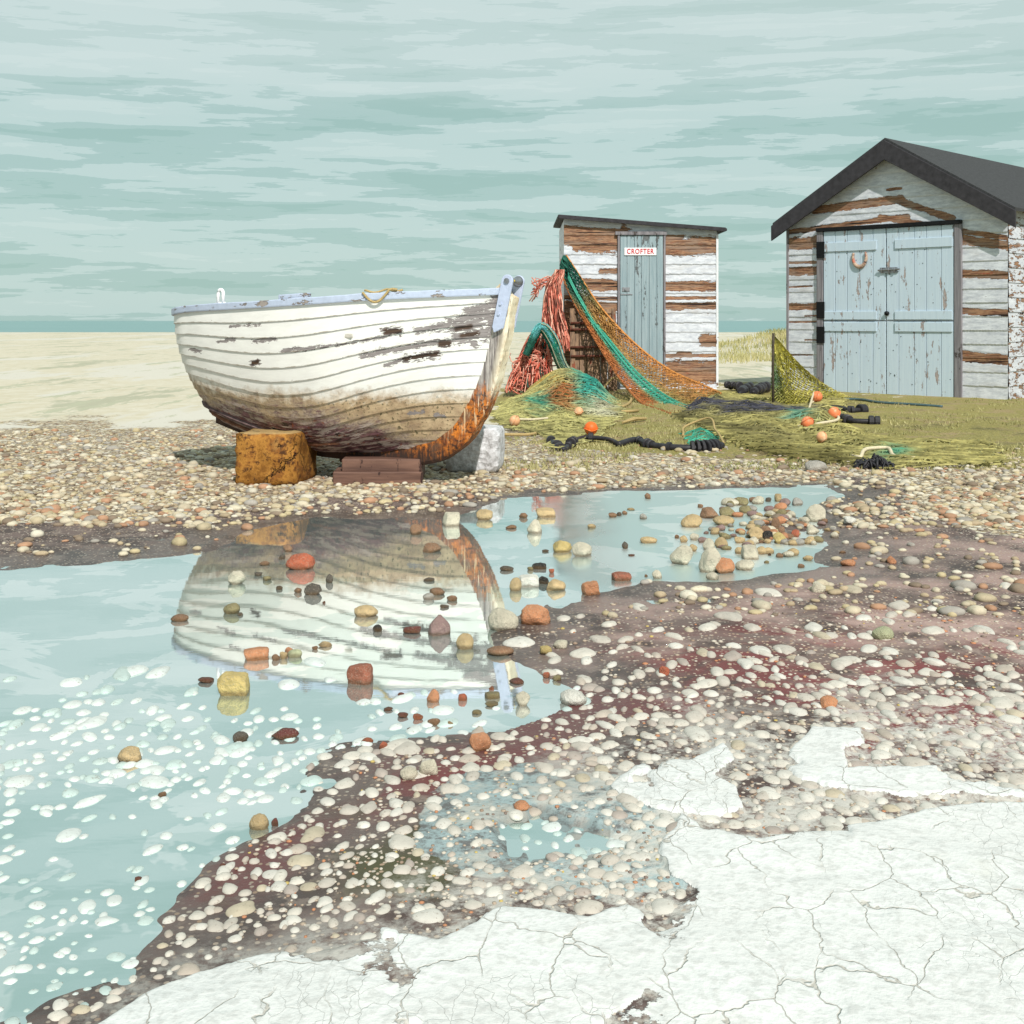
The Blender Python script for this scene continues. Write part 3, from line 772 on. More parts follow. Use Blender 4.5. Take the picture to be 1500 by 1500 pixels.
SMALL = {
    'small dark stone standing in the reflection of the boat': ('small stones in the boat reflection', [
        (414, 429, 797, 809, 'brown'), (408, 418, 811, 820, 'dark'), (380, 395, 822, 829, 'brown'), (384, 398, 843, 851, 'olive'), (372, 384, 838, 844, 'dark'),
        (404, 414, 858, 864, 'dark'), (430, 442, 861, 869, 'brown'), (466, 486, 940, 949, 'tan'), (457, 466, 946, 952, 'brown'), (629, 652, 861, 872, 'brown'),
        (619, 636, 868, 879, 'grey'), (654, 670, 872, 881, 'brown'), (620, 637, 846, 852, 'dark'), (644, 658, 885, 891, 'dark'), (348, 356, 897, 902, 'dark'), (472, 477, 880, 884, 'maroon')]),
    'small brown stone in the near pool among white pebbles': ('small stones in the near pool', [
        (398, 410, 958, 968, 'brown'), (409, 421, 955, 966, 'tan'), (417, 430, 948, 958, 'orange'), (582, 594, 1014, 1023, 'maroon'), (691, 706, 1040, 1047, 'olive'),
        (562, 576, 1036, 1042, 'maroon'), (582, 598, 1043, 1052, 'maroon'), (605, 620, 1046, 1055, 'red'), (626, 645, 1052, 1063, 'brown'), (655, 664, 1056, 1063, 'tan'),
        (530, 548, 1080, 1090, 'red'), (555, 568, 1086, 1099, 'red'), (231, 244, 1159, 1169, 'brown'), (197, 210, 1284, 1293, 'maroon'), (322, 332, 1264, 1272, 'maroon'),
        (809, 822, 989, 998, 'olive'), (795, 806, 984, 994, 'red'), (745, 768, 996, 1003, 'maroon'), (710, 730, 1030, 1036, 'olive'), (716, 724, 1005, 1011, 'red'), (596, 604, 1066, 1071, 'maroon')]),
    'small stone breaking the clear water at the far side of the pool': ('small stones in the clear water', [
        (760, 773, 751, 759, 'brown'), (740, 757, 772, 775, 'brown'), (860, 873, 767, 774, 'tan'), (794, 804, 805, 809, 'dark'), (804, 812, 833, 840, 'red'), (772, 782, 830, 836, 'olive'),
        (890, 903, 751, 758, 'brown'), (903, 911, 750, 756, 'dark'), (911, 919, 748, 754, 'brown'), (918, 930, 744, 748, 'tan'), (937, 948, 752, 761, 'grey'), (944, 953, 722, 731, 'brown'),
        (1022, 1030, 738, 744, 'brown'), (1097, 1109, 728, 736, 'brown'), (1121, 1130, 728, 735, 'dark'), (1168, 1179, 826, 832, 'brown'), (1124, 1130, 810, 814, 'black'), (1148, 1155, 809, 814, 'black'), (920, 930, 812, 815, 'maroon'),
        (988, 995, 783, 789, 'brown'), (995, 1007, 784, 795, 'tan'), (1010, 1024, 781, 792, 'cream'), (1010, 1022, 797, 808, 'tan'), (944, 949, 841, 845, 'brown')]),
}
for lab, (grp, lst) in SMALL.items():
    for (x0, x1, yt, yb, col) in lst: stone(x0, x1, yt, yb, col, lab, 'rock', grp)
r = random.Random(5)
for k in range(130):                 # the rest of the stone cluster on the right of the pool
    a = r.random()
    cx = r.gauss(1115, 48); yb = r.gauss(778, 22)
    if not 1010 < cx < 1240 or not 727 < yb < 826: continue
    wd = r.uniform(8, 20)
    stone(cx-wd/2, cx+wd/2, yb-wd*r.uniform(.45, .75), yb, r.choice(['cream', 'tan', 'tan', 'brown', 'olive', 'grey', 'orange', 'cream', 'cream', 'mauve']),
          'small stone of the cluster heaped at the right of the pool', r.choice(['rock', 'smooth']), 'small stones of the cluster in the pool', seed=1000+k)

# ------------------------------------------------------------------ pebbles: flat, half sunk
def pebble_shape(seed, sub):
    r = np.random.default_rng(seed); D, T = ICO[sub]
    th = np.arctan2(D[:, 1], D[:, 0]); rad = 1.
    for k in (2, 3, 4): rad = rad+r.normal(0, .075/k**.4)*np.cos(k*th+r.uniform(0, 6.3))
    V = D.copy(); V[:, :2] *= rad[:, None]
    V[:, 2] = np.sign(V[:, 2])*np.abs(V[:, 2])**1.25 if False else V[:, 2]
    return V, T
PEB = [(pebble_shape(i, 2), pebble_shape(i, 3)) for i in range(14)]
def scatter():
    out = []
    rr = np.random.default_rng(3)
    py_ = 862.
    while py_ < 1520:
        y0 = F_/(py_-HY); row = 13.5+2.5*min(max((py_-950)/200, 0), 1); colw = 19.
        for px_ in np.arange(-60, 2300, colw):
            q = px_+rr.uniform(-.45, .45)*colw+(int(py_) % 2)*colw/2; yy = F_/(py_+rr.uniform(-.45, .45)*row-HY)
            out.append(((q-HX)/F_*yy, yy, rr.uniform(0, 1, 6)))
        py_ += row
    A = np.array([(a, b) for a, b, _ in out]); Rr = np.array([c for _, _, c in out])
    x, y = A[:, 0], A[:, 1]; px, py = HX+F_*x/y, HY+F_/y
    sd = poly_sd(x, y, POOL); gh = ground_h(x, y)
    clump = fbm(x*2.5, y*2.5, 51)
    def pz(poly, soft): return 1-sm(poly_sd(px, py, poly), -soft, soft)
    crust = np.maximum.reduce([pz([(900, 1165), (945, 1128), (1060, 1100), (1092, 1200), (965, 1200)], 5), pz([(1160, 1110), (1190, 1078), (1262, 1090), (1240, 1140), (1500, 1125), (1700, 1190), (1210, 1175)], 5),
                               pz([(965, 1262), (1000, 1205), (1100, 1242), (1300, 1208), (1700, 1180), (1700, 1700), (-200, 1720), (200, 1452), (330, 1392), (700, 1340), (1010, 1322)], 5)])
    crust = crust*(1-.95*sm(fbm(x*3.6, y*2.6, 44, 6), .545, .60)*(1-.5*sm(py, 1340, 1440))*(1-.8*sm(px, 940, 1060)*sm(py, 1195, 1260)))
    bluez = np.exp(-(((px-800)/170)**2+((py-1225)/45)**2))*.8
    # mud: dense; pool: dense at the lower left, thinning towards the boat reflection
    dens_m = .88*sm(py, 930, 1030)+.28*sm(py, 850, 930)*(px > 800)
    dens_m = dens_m*(1-(.93-.30*sm(vn(x*7, y*5, 19), .6, .8))*crust)*(1-.55*bluez)
    dens_p = .95*sm(py, 955, 1110)*(sm(clump, .34, .50)*.75+.25)*(.7+.3*(px < 480))*(1-.9*sm(px, 640, 800)*(py < 1010))
    inp = (gh < .0012) & ((sd < .02) | (bluez > .2))
    dens = np.where(inp, dens_p, dens_m)
    dens = dens*np.where(inp, 1., .93)
    keep = (Rr[:, 0] < dens) & (px > -60) & (px < 2300) & (py < 1540) & (py > 850)
    keep &= ~(inp & (sd > .05) & (bluez < .2) & (Rr[:, 1] < .5))
    res = []
    for i in np.nonzero(keep)[0]:
        q = Rr[i]; k = .55+.9*q[2]**2
        if inp[i]: k *= .85
        sc_ = y[i]/2.8
        k = .42+.62*q[2]**1.6
        if q[0] < .06: k *= 1.45
        if inp[i]: k *= .98
        rx = .0182*k*(.9+.45*q[3])*sc_; ry = .031*k*(1.2-.4*q[3])*sc_**1.4; rz = .0098*(.5+.5*k)*sc_
        z = (-.0024 if inp[i] else gh[i]-.0015)
        res.append((x[i], y[i], z, rx, ry, rz, q[4]*1.2-.6, int(q[5]*1e6) % 14, bool(inp[i]), px[i], py[i], rx/y[i]))
    return res
PB = scatter()
def peb_col(i, inp):
    r = random.Random(i*7+1)
    if inp: return np.array(lin(232, 237, 233, 1.42) if r.random() < .6 else lin(206, 222, 217, 1.42))*r.uniform(.92, 1.04)
    c = r.choices([(228, 220, 208), (218, 208, 196), (234, 228, 218), (206, 192, 178), (196, 182, 172), (212, 198, 174)], [5, 4, 4, 1.5, 1, 1])[0]
    return np.array(lin(*c, 1.5))*r.uniform(.92, 1.05)
order = sorted(range(len(PB)), key=lambda i: -PB[i][11] if (0 < PB[i][9] < 1500 and PB[i][10] < 1495) else 0)
big = order[:300]; rest = order[300:]
def place(i, sub):
    x, y, z, rx, ry, rz, a, v, inp = PB[i][:9]
    V, T = PEB[v][sub]
    V = V*np.array([rx, ry, rz])
    return np.stack([V[:, 0]*math.cos(a)-V[:, 1]*math.sin(a), V[:, 0]*math.sin(a)+V[:, 1]*math.cos(a), V[:, 2]], 1), T
for i in big:
    V, T = place(i, 1); inp = PB[i][8]
    o = mesh('pebble', V, [T], MT['pebble'], None, {'Col': np.tile(peb_col(i, inp), (len(V), 1))})
    o.location = PB[i][:3]
    if inp: tag(o, 'flat white pebble lying awash in the shallow teal pool', 'pebble', 'white pebbles awash in the near pool')
    else: tag(o, 'flat cream pebble bedded in the dark maroon mud of the foreground', 'pebble', 'cream pebbles bedded in the foreground mud')
mb = MB()
for i in rest:
    V, T = place(i, 0)
    mb.add(V+np.array(PB[i][:3]), T=T, Col=peb_col(i, PB[i][8]))
tag(mb.build('pebbles', MT['pebble']), 'countless smaller pale pebbles bedded in mud and shallow water', 'pebbles', kind='stuff')
mb = MB(); rr = np.random.default_rng(29)
for k in range(9000):
    px = rr.uniform(-60, 1900); py = 880+630*rr.random()
    d = F_/(py-HY); x = (px-HX)/F_*d; h = gz(x, d)
    if h < .004 or (py > 1350 and rr.random() < .7): continue
    sdc = math.exp(-(((px-810)/190)**2+((py-1228)/52)**2))
    rd = rr.uniform(.0015, .0055)*d/2.8
    V, T = PEB[int(rr.integers(14))][0] if False else ICO[1]
    mb.add(V*np.array([rd*rr.uniform(.9, 1.6), rd*1.5, rd*.55])+np.array([x, d, h+rd*.1]), T=T, Col=np.array(lin(*[(226, 214, 198), (200, 180, 160), (176, 150, 130), (214, 150, 112), (150, 130, 120), (222, 196, 120)][int(rr.choice(6, p=[.42, .24, .14, .06, .11, .03]))], 1.5)))
tag(mb.build('grit', MT['pebble']), 'fine pale grit strewn between the foreground pebbles', 'grit', kind='stuff')
# shingle stones behind the pool
mb = MB(); rr = np.random.default_rng(8); cnt = 0
pal = [(226, 210, 182), (206, 184, 152), (238, 228, 208), (214, 196, 156), (190, 182, 172), (160, 140, 120), (238, 226, 200), (222, 204, 170), (230, 216, 190), (204, 158, 126)]
for k in range(13000):
    py = rr.uniform(632, 772) if rr.random() < .8 else rr.uniform(640, 900); px = rr.uniform(-120, 1900)
    d = F_*.98/(py-HY); x = (px-HX)/F_*d
    if (px > 730 and py < 652+rr.uniform(0, 40)) or (py > 770 and px < 860 and (px > 330 or py > 826 or rr.random() < .15)): continue
    h = gz(x, d)
    if h < .004: continue
    rd = rr.uniform(.007, .02)*(1 if rr.random() < .85 else 1.8)
    V, T = PEB[int(rr.integers(14))][0]
    V = V*np.array([rd*rr.uniform(.9, 1.5), rd, rd*rr.uniform(.45, .75)])
    a = rr.uniform(0, 3.1); V = np.stack([V[:, 0]*math.cos(a)-V[:, 1]*math.sin(a), V[:, 0]*math.sin(a)+V[:, 1]*math.cos(a), V[:, 2]], 1)
    mb.add(V+np.array([x, d, h+rd*.2]), T=T, Col=np.array(lin(*pal[int(rr.integers(len(pal)))], 1.6))*rr.uniform(.85, 1.1))
tag(mb.build('shingle', MT['pebble']), 'loose beige shingle around and behind the boat', 'shingle', kind='stuff')

# ------------------------------------------------------------------ the boat
BOW = np.array([-.034, 7.20]); STERN = np.array([-2.085, 8.20])
Lb = np.linalg.norm(BOW-STERN); ub = (BOW-STERN)/Lb; nb = np.array([ub[1], -ub[0]])   # nb: towards the viewer
if nb[1] > 0: nb = -nb
def bw(xl, yl, z):
    xl = np.asarray(xl, float); yl = np.asarray(yl, float); z = np.asarray(z, float)
    return np.stack([STERN[0]+ub[0]*xl+nb[0]*yl, STERN[1]+ub[1]*xl+nb[1]*yl, z], -1)
def cub(xs, ys, x):                     # smooth interpolation (Catmull-Rom through the knots)
    xs = np.asarray(xs, float); ys = np.asarray(ys, float); x = np.asarray(x, float)
    m = np.gradient(ys, xs); i = np.clip(np.searchsorted(xs, x)-1, 0, len(xs)-2)
    h = xs[i+1]-xs[i]; t = np.clip((x-xs[i])/h, 0, 1)
    return ((2*t**3-3*t**2+1)*ys[i]+(t**3-2*t**2+t)*h*m[i]+(-2*t**3+3*t**2)*ys[i+1]+(t**3-t**2)*h*m[i+1])
ZG = lambda s: cub([0, .1, .3, .5, .75, 1], [1.040, 1.062, 1.080, 1.100, 1.135, 1.165], s)
HB = lambda s: cub([0, .02, .06, .13, .3, .48, .68, .84, .94, 1], [.20, .29, .375, .445, .53, .55, .47, .29, .13, .036], s)
ZKx = lambda x: cub([0, .25, .5, .75, 1.0, 1.3, 1.75, 2.3], [.42, .345, .275, .22, .19, .18, .18, .18], x)
def stem_x(zf):                         # stem line, by height fraction above the forefoot
    return Lb-cub([0, .03, .1, .28, .45, .72, 1], [.66, .50, .36, .20, .12, .05, 0], zf)
def stern_x(zf): return .27*(1-zf)**1.9
NS, NK = 260, 15
def section(s, n=160):
    """points of one station from keel to gunwale, in local (x, y, z)"""
    v = np.linspace(0, 1, n); ph = v*math.pi/2
    zg, hb = ZG(s), HB(s)
    bl = sm(s, .55, .98)
    yr = (1-bl)*np.sin(ph)**.85+bl*v**.9
    zf = (1-bl)*(1-np.cos(ph)**(1.05))+bl*(v**1.05)
    x0 = stern_x(zf); x1 = stem_x(zf)
    xl = x0+s*(x1-x0)
    zk = ZKx(xl[0])
    z = zk+(zg-zk)*zf
    y = .022+(hb-.022)*yr*1.0
    y = np.maximum(y*(1-sm(s, .97, 1)*0), .022)
    return xl, y, z
SS = np.linspace(0, 1, NS); SS = .5*SS+.5*(.5-.5*np.cos(math.pi*SS))
def strake_pts(rows):
    """rows: girth fractions -> array (NS, len(rows), 3) local"""
    out = np.zeros((NS, len(rows), 3))
    for i, s in enumerate(SS):
        x, y, z = section(s)
        g = np.concatenate([[0], np.cumsum(np.sqrt(np.diff(x)**2+np.diff(y)**2+np.diff(z)**2))]); g /= g[-1]
        cc = .12+.16*float(sm(s, .05, .4))-.62*float(sm(s, .4, 1.)); rw = rows+cc*rows*(rows-1)
        for k, a in enumerate((x, y, z)): out[i, :, k] = np.interp(rw, g, a)
    return out
NR = 8
rows_all = np.linspace(0, 1, NK*NR+1)
SP = strake_pts(rows_all)
du = np.gradient(SP, axis=0); dv = np.gradient(SP, axis=1)
NRM = np.cross(du, dv); NRM /= np.linalg.norm(NRM, axis=2)[..., None]+1e-9
if NRM[NS//2, NK*NR//2, 1] < 0: NRM = -NRM
WEAR = [(685, 456, 727, 446, 5), (662, 471, 727, 458, 6), (667, 481, 702, 476, 8), (674, 494, 727, 486, 8), (611, 484, 657, 477, 4), (531, 521, 643, 500, 3.4),
        (646, 504, 657, 503, 5), (592, 526, 641, 518, 4), (565, 486, 584, 485, 5), (564, 534, 583, 530, 2.5), (480, 508, 562, 494, 1.5), (727, 436, 734, 452, 6), (693, 502, 696, 505, 3.5),
        (337, 478, 382, 476, 1.6), (321, 500, 342, 497, 2.2), (370, 500, 403, 497, 2.2), (414, 514, 482, 507, 2.4), (370, 532, 378, 530, 3.5), (279, 512, 293, 515, 2.2),
        (718, 470, 730, 500, 5), (600, 606, 620, 603, 2.5), (638, 607, 650, 610, 2.5)]
ROT = [(646, 504, 657, 503, 6), (592, 526, 641, 518, 5), (565, 486, 584, 485, 6), (370, 532, 378, 530, 4), (676, 492, 700, 488, 4), (668, 482, 690, 478, 4)]
boat = empty('rowing_boat', (0, 0, 0), 'white clinker rowing boat with peeling paint and rusty stem propped on blocks', 'boat')
def hull_side(sgn):
    mb = MB()
    for k in range(NK):
        a = k*NR; rows = slice(a, a+NR+1)
        P = SP[:, rows].copy(); N = NRM[:, rows]
        fr = np.linspace(0, 1, NR+1)
        off = (.0085*(1-fr))[None, :, None]*np.ones((NS, 1, 1))
        tap = (1-.65*sm(SS, .9, 1))[:, None, None]
        Q = P+N*off*tap
        lower = (P[:, :1]-N[:, :1]*.004); 
        full = np.concatenate([lower, Q[:, :1]*1.0, Q], 1)
        # lower edge (its own vertices keep the edge crisp)
        loc = np.concatenate([lower, Q[:, :1]], 1)
        for part, edge in ((loc, True), (Q, False)):
            y = part[..., 1]*sgn
            Wd = bw(part[..., 0], y, part[..., 2])
            px, py = proj(Wd[..., 0], Wd[..., 1], Wd[..., 2])
            wear = np.maximum(seg_field(px, py, [(a_, b_, c_, d_, e_*1.25) for a_, b_, c_, d_, e_ in WEAR]), -4) if sgn > 0 else np.full(px.shape, -4.)
            rot = np.clip(seg_field(px, py, ROT)*3, 0, 1) if sgn > 0 else np.zeros(px.shape)
            xl = part[..., 0]; z = part[..., 2]
            line1 = .645-.075*sm(xl, 0, .9)
            st = (line1-z)/.07
            zt = .52-.06*sm(xl, .3, .9)-.20*sm(xl, 1.1, 1.9)
            fo = (zt-z)/.09
            frq = np.zeros(px.shape) if edge else np.tile(fr, (NS, 1))
            mb.grid(Wd, flip=(sgn < 0), u=xl, v=np.full(px.shape, k*1.)+frq*.9+k*3.7, lap=frq if not edge else frq, wear=wear, rot=rot, stain=np.clip(st, -3, 3), foul=np.clip(fo, -3, 3))
    return mb
mbh = MB()
h1 = hull_side(1); h2 = hull_side(-1)
hull = MB()
for h in (h1, h2):
    base = hull.n
    hull.V += h.V; hull.Q += [q+base for q in h.Q]; hull.n += h.n
    for k, a in h.A.items(): hull.A.setdefault(k, []).extend(a)
under(boat, hull.build('hull', MT['hull']))
# inside skin
mb = MB()
for sgn in (1, -1):
    Q = SP-NRM*.012; Q = Q[::4, ::4]
    Q[..., 1] = np.maximum(Q[..., 1], .004)
    mb.grid(bw(Q[..., 0], Q[..., 1]*sgn, Q[..., 2]), flip=(sgn > 0))
under(boat, mb.build('lining', MT['inner']))
# transom
x, y, z = section(0.)
top = np.concatenate([np.stack([x, y, z], 1)[::4], np.stack([x, -y, z], 1)[::-1][::4]])
mb = MB(); n = len(top)
A = bw(top[:, 0]-.004, top[:, 1]*1.0, top[:, 2]); Bk = bw(top[:, 0]+.03, top[:, 1]*.97, top[:, 2])
c0 = A.mean(0); c1 = Bk.mean(0)
mb.add(np.concatenate([A, Bk, [c0, c1]]), [(i, (i+1) % n, n+(i+1) % n, n+i) for i in range(n)], [(2*n, (i+1) % n, i) for i in range(n)]+[(2*n+1, n+i, n+(i+1) % n) for i in range(n)])
under(boat, mb.build('transom', mat_flaked('transom_paint', (.74, .73, .70), lin(120, 110, 100), lin(90, 76, 60), 9, .58)))
# gunwale rails, both sides; the near one carries the chipped blue paint
def rail(sgn):
    mb = MB()
    s_ = np.linspace(0, 1, 160)
    G_ = np.array([[a[-1] for a in section(s)] for s in s_])
    tn = np.gradient(G_[:, :2], axis=0); tn /= np.linalg.norm(tn, axis=1)[:, None]
    no = np.stack([-tn[:, 1], tn[:, 0]], 1)
    if no[80, 1] < 0: no = -no
    prof = [(-.030, -.012), (.018, -.012), (.020, -.006), (.020, .024), (.016, .030), (-.026, .030), (-.030, .026)]
    wob = (fbm(s_*22, s_*0, 61)-.5)*.007
    P = np.zeros((len(prof), len(s_), 3))
    for j, (o, h) in enumerate(prof):
        q = G_[:, :2]+no*o
        P[j] = bw(q[:, 0], np.maximum(q[:, 1], .0)*sgn, G_[:, 2]+h+(wob if h > 0 else 0))
    mb.grid(P, closed_u=True, flip=(sgn < 0))
    mb.tube
    return mb.build('gunwale', MT['rail'], smooth=False)
for sg in (1, -1): under(boat, rail(sg))
# stern cap
mb = MB()
xs, ys_, zs = section(0.)
for (y0, y1, dx0, dx1, z0, z1) in ((-.19, .19, -.03, .045, -.01, .036),):
    P = [bw(xs[-1]+a, b, zs[-1]+c) for c in (z0, z1) for (a, b) in ((dx0, y0), (dx1, y0), (dx1, y1), (dx0, y1))]
    mb.box8(P)
for yy in (.17, -.17):
    P = [bw(xs[-1]+a, yy+b, zs[-1]+c) for c in (.03, .045) for (a, b) in ((.0, -.05), (.2, -.03), (.2, .03), (.0, .05))]
    mb.box8(P)
under(boat, mb.build('stern_cap', MT['rail'], bevel=.006))
# stem post: timber that sweeps from the head down into the keel
zf = np.linspace(0, 1.0, 60)
def stem_pts():
    z = .18+(1.165-.18)*zf
    return stem_x(zf), z
sx, sz = stem_pts()
head = np.stack([np.concatenate([np.linspace(1.15, sx[0], 12)[:-1], sx, [Lb+.006, Lb+.012]]), np.concatenate([ZKx(np.linspace(1.15, sx[0], 12))[:-1], sz, [1.166, 1.170]])], 1)
t_ = np.gradient(head, axis=0); t_ /= np.linalg.norm(t_, axis=1)[:, None]
fo = np.stack([t_[:, 1], -t_[:, 0]], 1)        # forward/outward normal
prof = [(-.055, .050, 1.), (.015, .052, 1.), (.050, .052, .4), (.066, .042, 0.), (.066, -.042, 0.), (.050, -.052, .4), (.015, -.052, 1.), (-.055, -.050, 1.)]
P = np.zeros((len(prof), len(head), 3)); SD = np.zeros((len(prof), len(head)))
lump = (fbm(np.arange(len(head))*.23, np.arange(len(head))*0., 71)-.5)*.014
for j, (o, yy, sd) in enumerate(prof):
    q = head+fo*(o+(lump[:, None]*(o > .05)))
    P[j] = bw(q[:, 0], np.full(len(q), yy)*(1+lump*6), q[:, 1]); SD[j] = sd
mb = MB(); mb.grid(P, closed_u=True, flip=True, side=SD)
e = len(head)-1
mb.add(P[:, -1], T=[(0, i, i+1) for i in range(1, 7)], side=np.zeros(8))
under(boat, mb.build('stem', MT['stem'], smooth=False, bevel=0))
# keel and skeg
xk = np.linspace(.16, 1.75, 40); zk = ZKx(xk)
mb = MB(); P = np.zeros((4, 40, 3))
for j, (yy, dz) in enumerate(((.028, .03), (.028, -.045), (-.028, -.045), (-.028, .03))): P[j] = bw(xk, np.full(40, yy), zk+dz+(.02*sm(xk, 1.5, 1.75) if dz < 0 else 0))
mb.grid(P, closed_u=True, flip=True)
under(boat, mb.build('keel', MT['keel'], smooth=False))
# bilge rubbing strakes, splintered at the ends
def bilge(gi, i0, i1, r, col):
    mb = MB()
    pts = SP[i0:i1:4, gi]+NRM[i0:i1:4, gi]*.012
    w = bw(pts[:, 0], pts[:, 1], pts[:, 2]); n = len(w)
    rad = r*(.75+.5*fbm(np.arange(n)*.5, np.arange(n)*0., gi)); rad[-2:] *= .6; rad[:2] *= .6
    mb.tube(w, rad, 5)
    for k in range(9):              # splinters standing off the broken end
        p0 = w[-1]; mb.tube([p0, p0+np.array([random.uniform(.02, .09), random.uniform(-.03, .0), random.uniform(-.012, .016)])], [.006, .001], 4)
    return mb.build('rubbing_strake', col, smooth=False)
MT['broken'] = mat_plain('splintered_timber', lin(112, 76, 58), .85, .5, 26, .6)
MT['broken2'] = mat_plain('weathered_purple_timber', lin(96, 78, 78), .85, .5, 26, .6)
under(boat, bilge(int(NR*5.0), 8, 128, .014, MT['broken2']))
under(boat, bilge(int(NR*4.0), 14, 150, .013, MT['broken']))
# bow fairlead: two cheek plates and a roller
dirn = np.array([(752-735), -(402-478)]); 
def cheek(yy):
    ax = np.array([.062, .30]); ax /= np.linalg.norm(ax); sd = np.array([ax[1], -ax[0]])
    top = np.array([Lb+.052, 1.262]); Lc = .335
    pts = []
    for a in np.linspace(0, math.pi, 13): pts.append(top-ax*.030+sd*.036*math.cos(a)+ax*.036*math.sin(a))
    pts.append(top-ax*(Lc-.02)-sd*.040); pts.append(top-ax*(Lc+.008)-sd*.024); pts.append(top-ax*(Lc-.03)+sd*.030)
    pts = np.array(pts); n = len(pts)
    A = bw(pts[:, 0], np.full(n, yy-.008), pts[:, 1]); Bq = bw(pts[:, 0], np.full(n, yy+.008), pts[:, 1])
    mb = MB(); c0, c1 = A.mean(0), Bq.mean(0)
    mb.add(np.concatenate([A, Bq, [c0, c1]]), [(i, (i+1) % n, n+(i+1) % n, n+i) for i in range(n)], [(2*n, (i+1) % n, i) for i in range(n)]+[(2*n+1, n+i, n+(i+1) % n) for i in range(n)])
    return mb.build('cheek_plate', MT['bluemetal'], smooth=False, bevel=.004), top, ax
for yy in (.076, -.076):
    o, top, ax = cheek(yy); under(boat, o)
    for k, fr in enumerate((.02, .155, .215)):
        c = top-ax*(fr+.012); s_ = 1 if yy > 0 else -1
        mb = MB(); mb.tube([bw(c[0]-.012*(k > 0), yy+.006*s_, c[1]), bw(c[0]-.012*(k > 0), yy+.016*s_, c[1])], .017 if k == 0 else .008, 10)
        b = mb.build('bolt', MT['steel'] if k == 0 else MT['bluemetal'], smooth=False); b.parent = o
c = top-ax*.032
mb = MB(); mb.tube([bw(c[0], y_, c[1]) for y_ in (-.066, -.05, -.02, .02, .05, .066)], [.034, .028, .020, .020, .028, .034], 16)
under(boat, mb.build('bow_roller', MT['steel']))
mb = MB()
for (a, b) in ((.01, .235), (.155, -.058), (.27, -.064), (.29, -.06)):
    q = top-ax*a; Vr, Tr = rock_shape(int(a*999), 'smooth', 2); mb.add(Vr*np.array([.012, .012, .009])+bw(q[0]+.01, b if abs(b) < .1 else .03, q[1]-.02), T=Tr)
under(boat, mb.build('lichen_patch', MT['lichen']))
# rowlock: a slotted upright on the near rail aft, and a worn pad amidships
s0 = .262; q = np.array([a[-1] for a in section(s0)])
mb = MB(); arch = []
for a in np.linspace(0, math.pi, 9): arch.append((.019*math.cos(a), .058+.026*math.sin(a)**.7))
path = [(.019, .0)]+arch+[(-.019, 0.)]
mb.tube([bw(q[0]+a, q[1]-.005, q[2]+.028+b) for a, b in path], .011, 8)
mb.tube([bw(q[0]-.035, q[1]-.005, q[2]+.03), bw(q[0]+.035, q[1]-.005, q[2]+.03)], .009, 6)
under(boat, mb.build('rowlock', MT['sign']))
mb = MB()
sA, sB = .34, .47
for (sa, sb, hh) in ((.465, .552, .012), ):
    a_, b_ = np.array([k[-1] for k in section(sa)]), np.array([k[-1] for k in section(sb)])
    P = [bw(p[0], p[1]+o, p[2]+z_) for z_ in (.024, .024+hh+.022) for (p, o) in ((a_, -.03), (b_, -.03), (b_, .008), (a_, .008))]
    mb.box8(P)
under(boat, mb.build('rowlock_pad', MT['rail'], bevel=.004))
for sT in (.3, .62):                    # thwarts
    hbT = float(HB(sT))*.93
    P = [bw(Lb*sT+a, b, .9+z_) for z_ in (0, .025) for (a, b) in ((-.1, -hbT), (.1, -hbT), (.1, hbT), (-.1, hbT))]
    mb = MB(); mb.box8(P); under(boat, mb.build('thwart', MT['inner'], bevel=.004))

# rope looped over the rail
def rail_pt(s): return np.array([a[-1] for a in section(s)])
mb = MB(); pts = []
for t in np.linspace(0, 1, 40):
    q = rail_pt(.700+.080*t); h_ = .036-.060*math.sin(math.pi*min(t/.75, 1.))*(t < .75)+.010*math.sin(t*9)*(t > .75)
    pts.append(bw(q[0], q[1]+.028, q[2]+h_))
pts2 = []
for t in np.linspace(0, 1, 24):
    q = rail_pt(.698+.088*t); pts2.append(bw(q[0], q[1]-.006+.012*math.sin(t*9), q[2]+.040+.008*math.cos(t*11)))
def braid(mb, pts, r):
    pts = np.asarray(pts); mb.tube(pts, r, 6)
braid(mb, pts, .0075)
braid(mb, pts2, .007)
tag(mb.build('rope', MT['oldrope']), 'short tan rope looped over the blue rail of the boat', 'rope')

# ------------------------------------------------------------------ blocks under the boat
def block(name, px0, px1, ytop, ybase, mat, label, cat, dep, seed, tilt=0, yaw=0, p=10, bump=.03):
    cx = (px0+px1)/2; g = G(cx, ybase)
    w = (px1-px0)/F_*g[1]; h = (ybase-ytop)/F_*g[1]
    D, T = ICO[4]
    r = np.random.default_rng(seed)
    V = D/np.maximum(np.abs(D)**p @ np.ones(3), 1e-9)[:, None]**(1/p)
    n = fbm(V[:, 0]*2.2+V[:, 2]*1.3+seed, V[:, 1]*2.2+V[:, 2]*1.9, seed)-.5; n2 = fbm(V[:, 0]*7+V[:, 2]*5, V[:, 1]*7-V[:, 2]*4, seed+3)-.5
    V = V*(1+bump*2*n+bump*.8*n2)[:, None]
    V = V*np.array([w/2*.97, dep/2, h/2*1.02])
    V[:, 0] += tilt*V[:, 2]
    a = yaw; V = np.stack([V[:, 0]*math.cos(a)-V[:, 1]*math.sin(a), V[:, 0]*math.sin(a)+V[:, 1]*math.cos(a), V[:, 2]+h/2*.98], 1)
    o = mesh(name, V, [T], mat)
    o.location = (g[0]+(px1-px0)*0, g[1]+dep/2, g[2]-.004)
    return tag(o, label, cat)
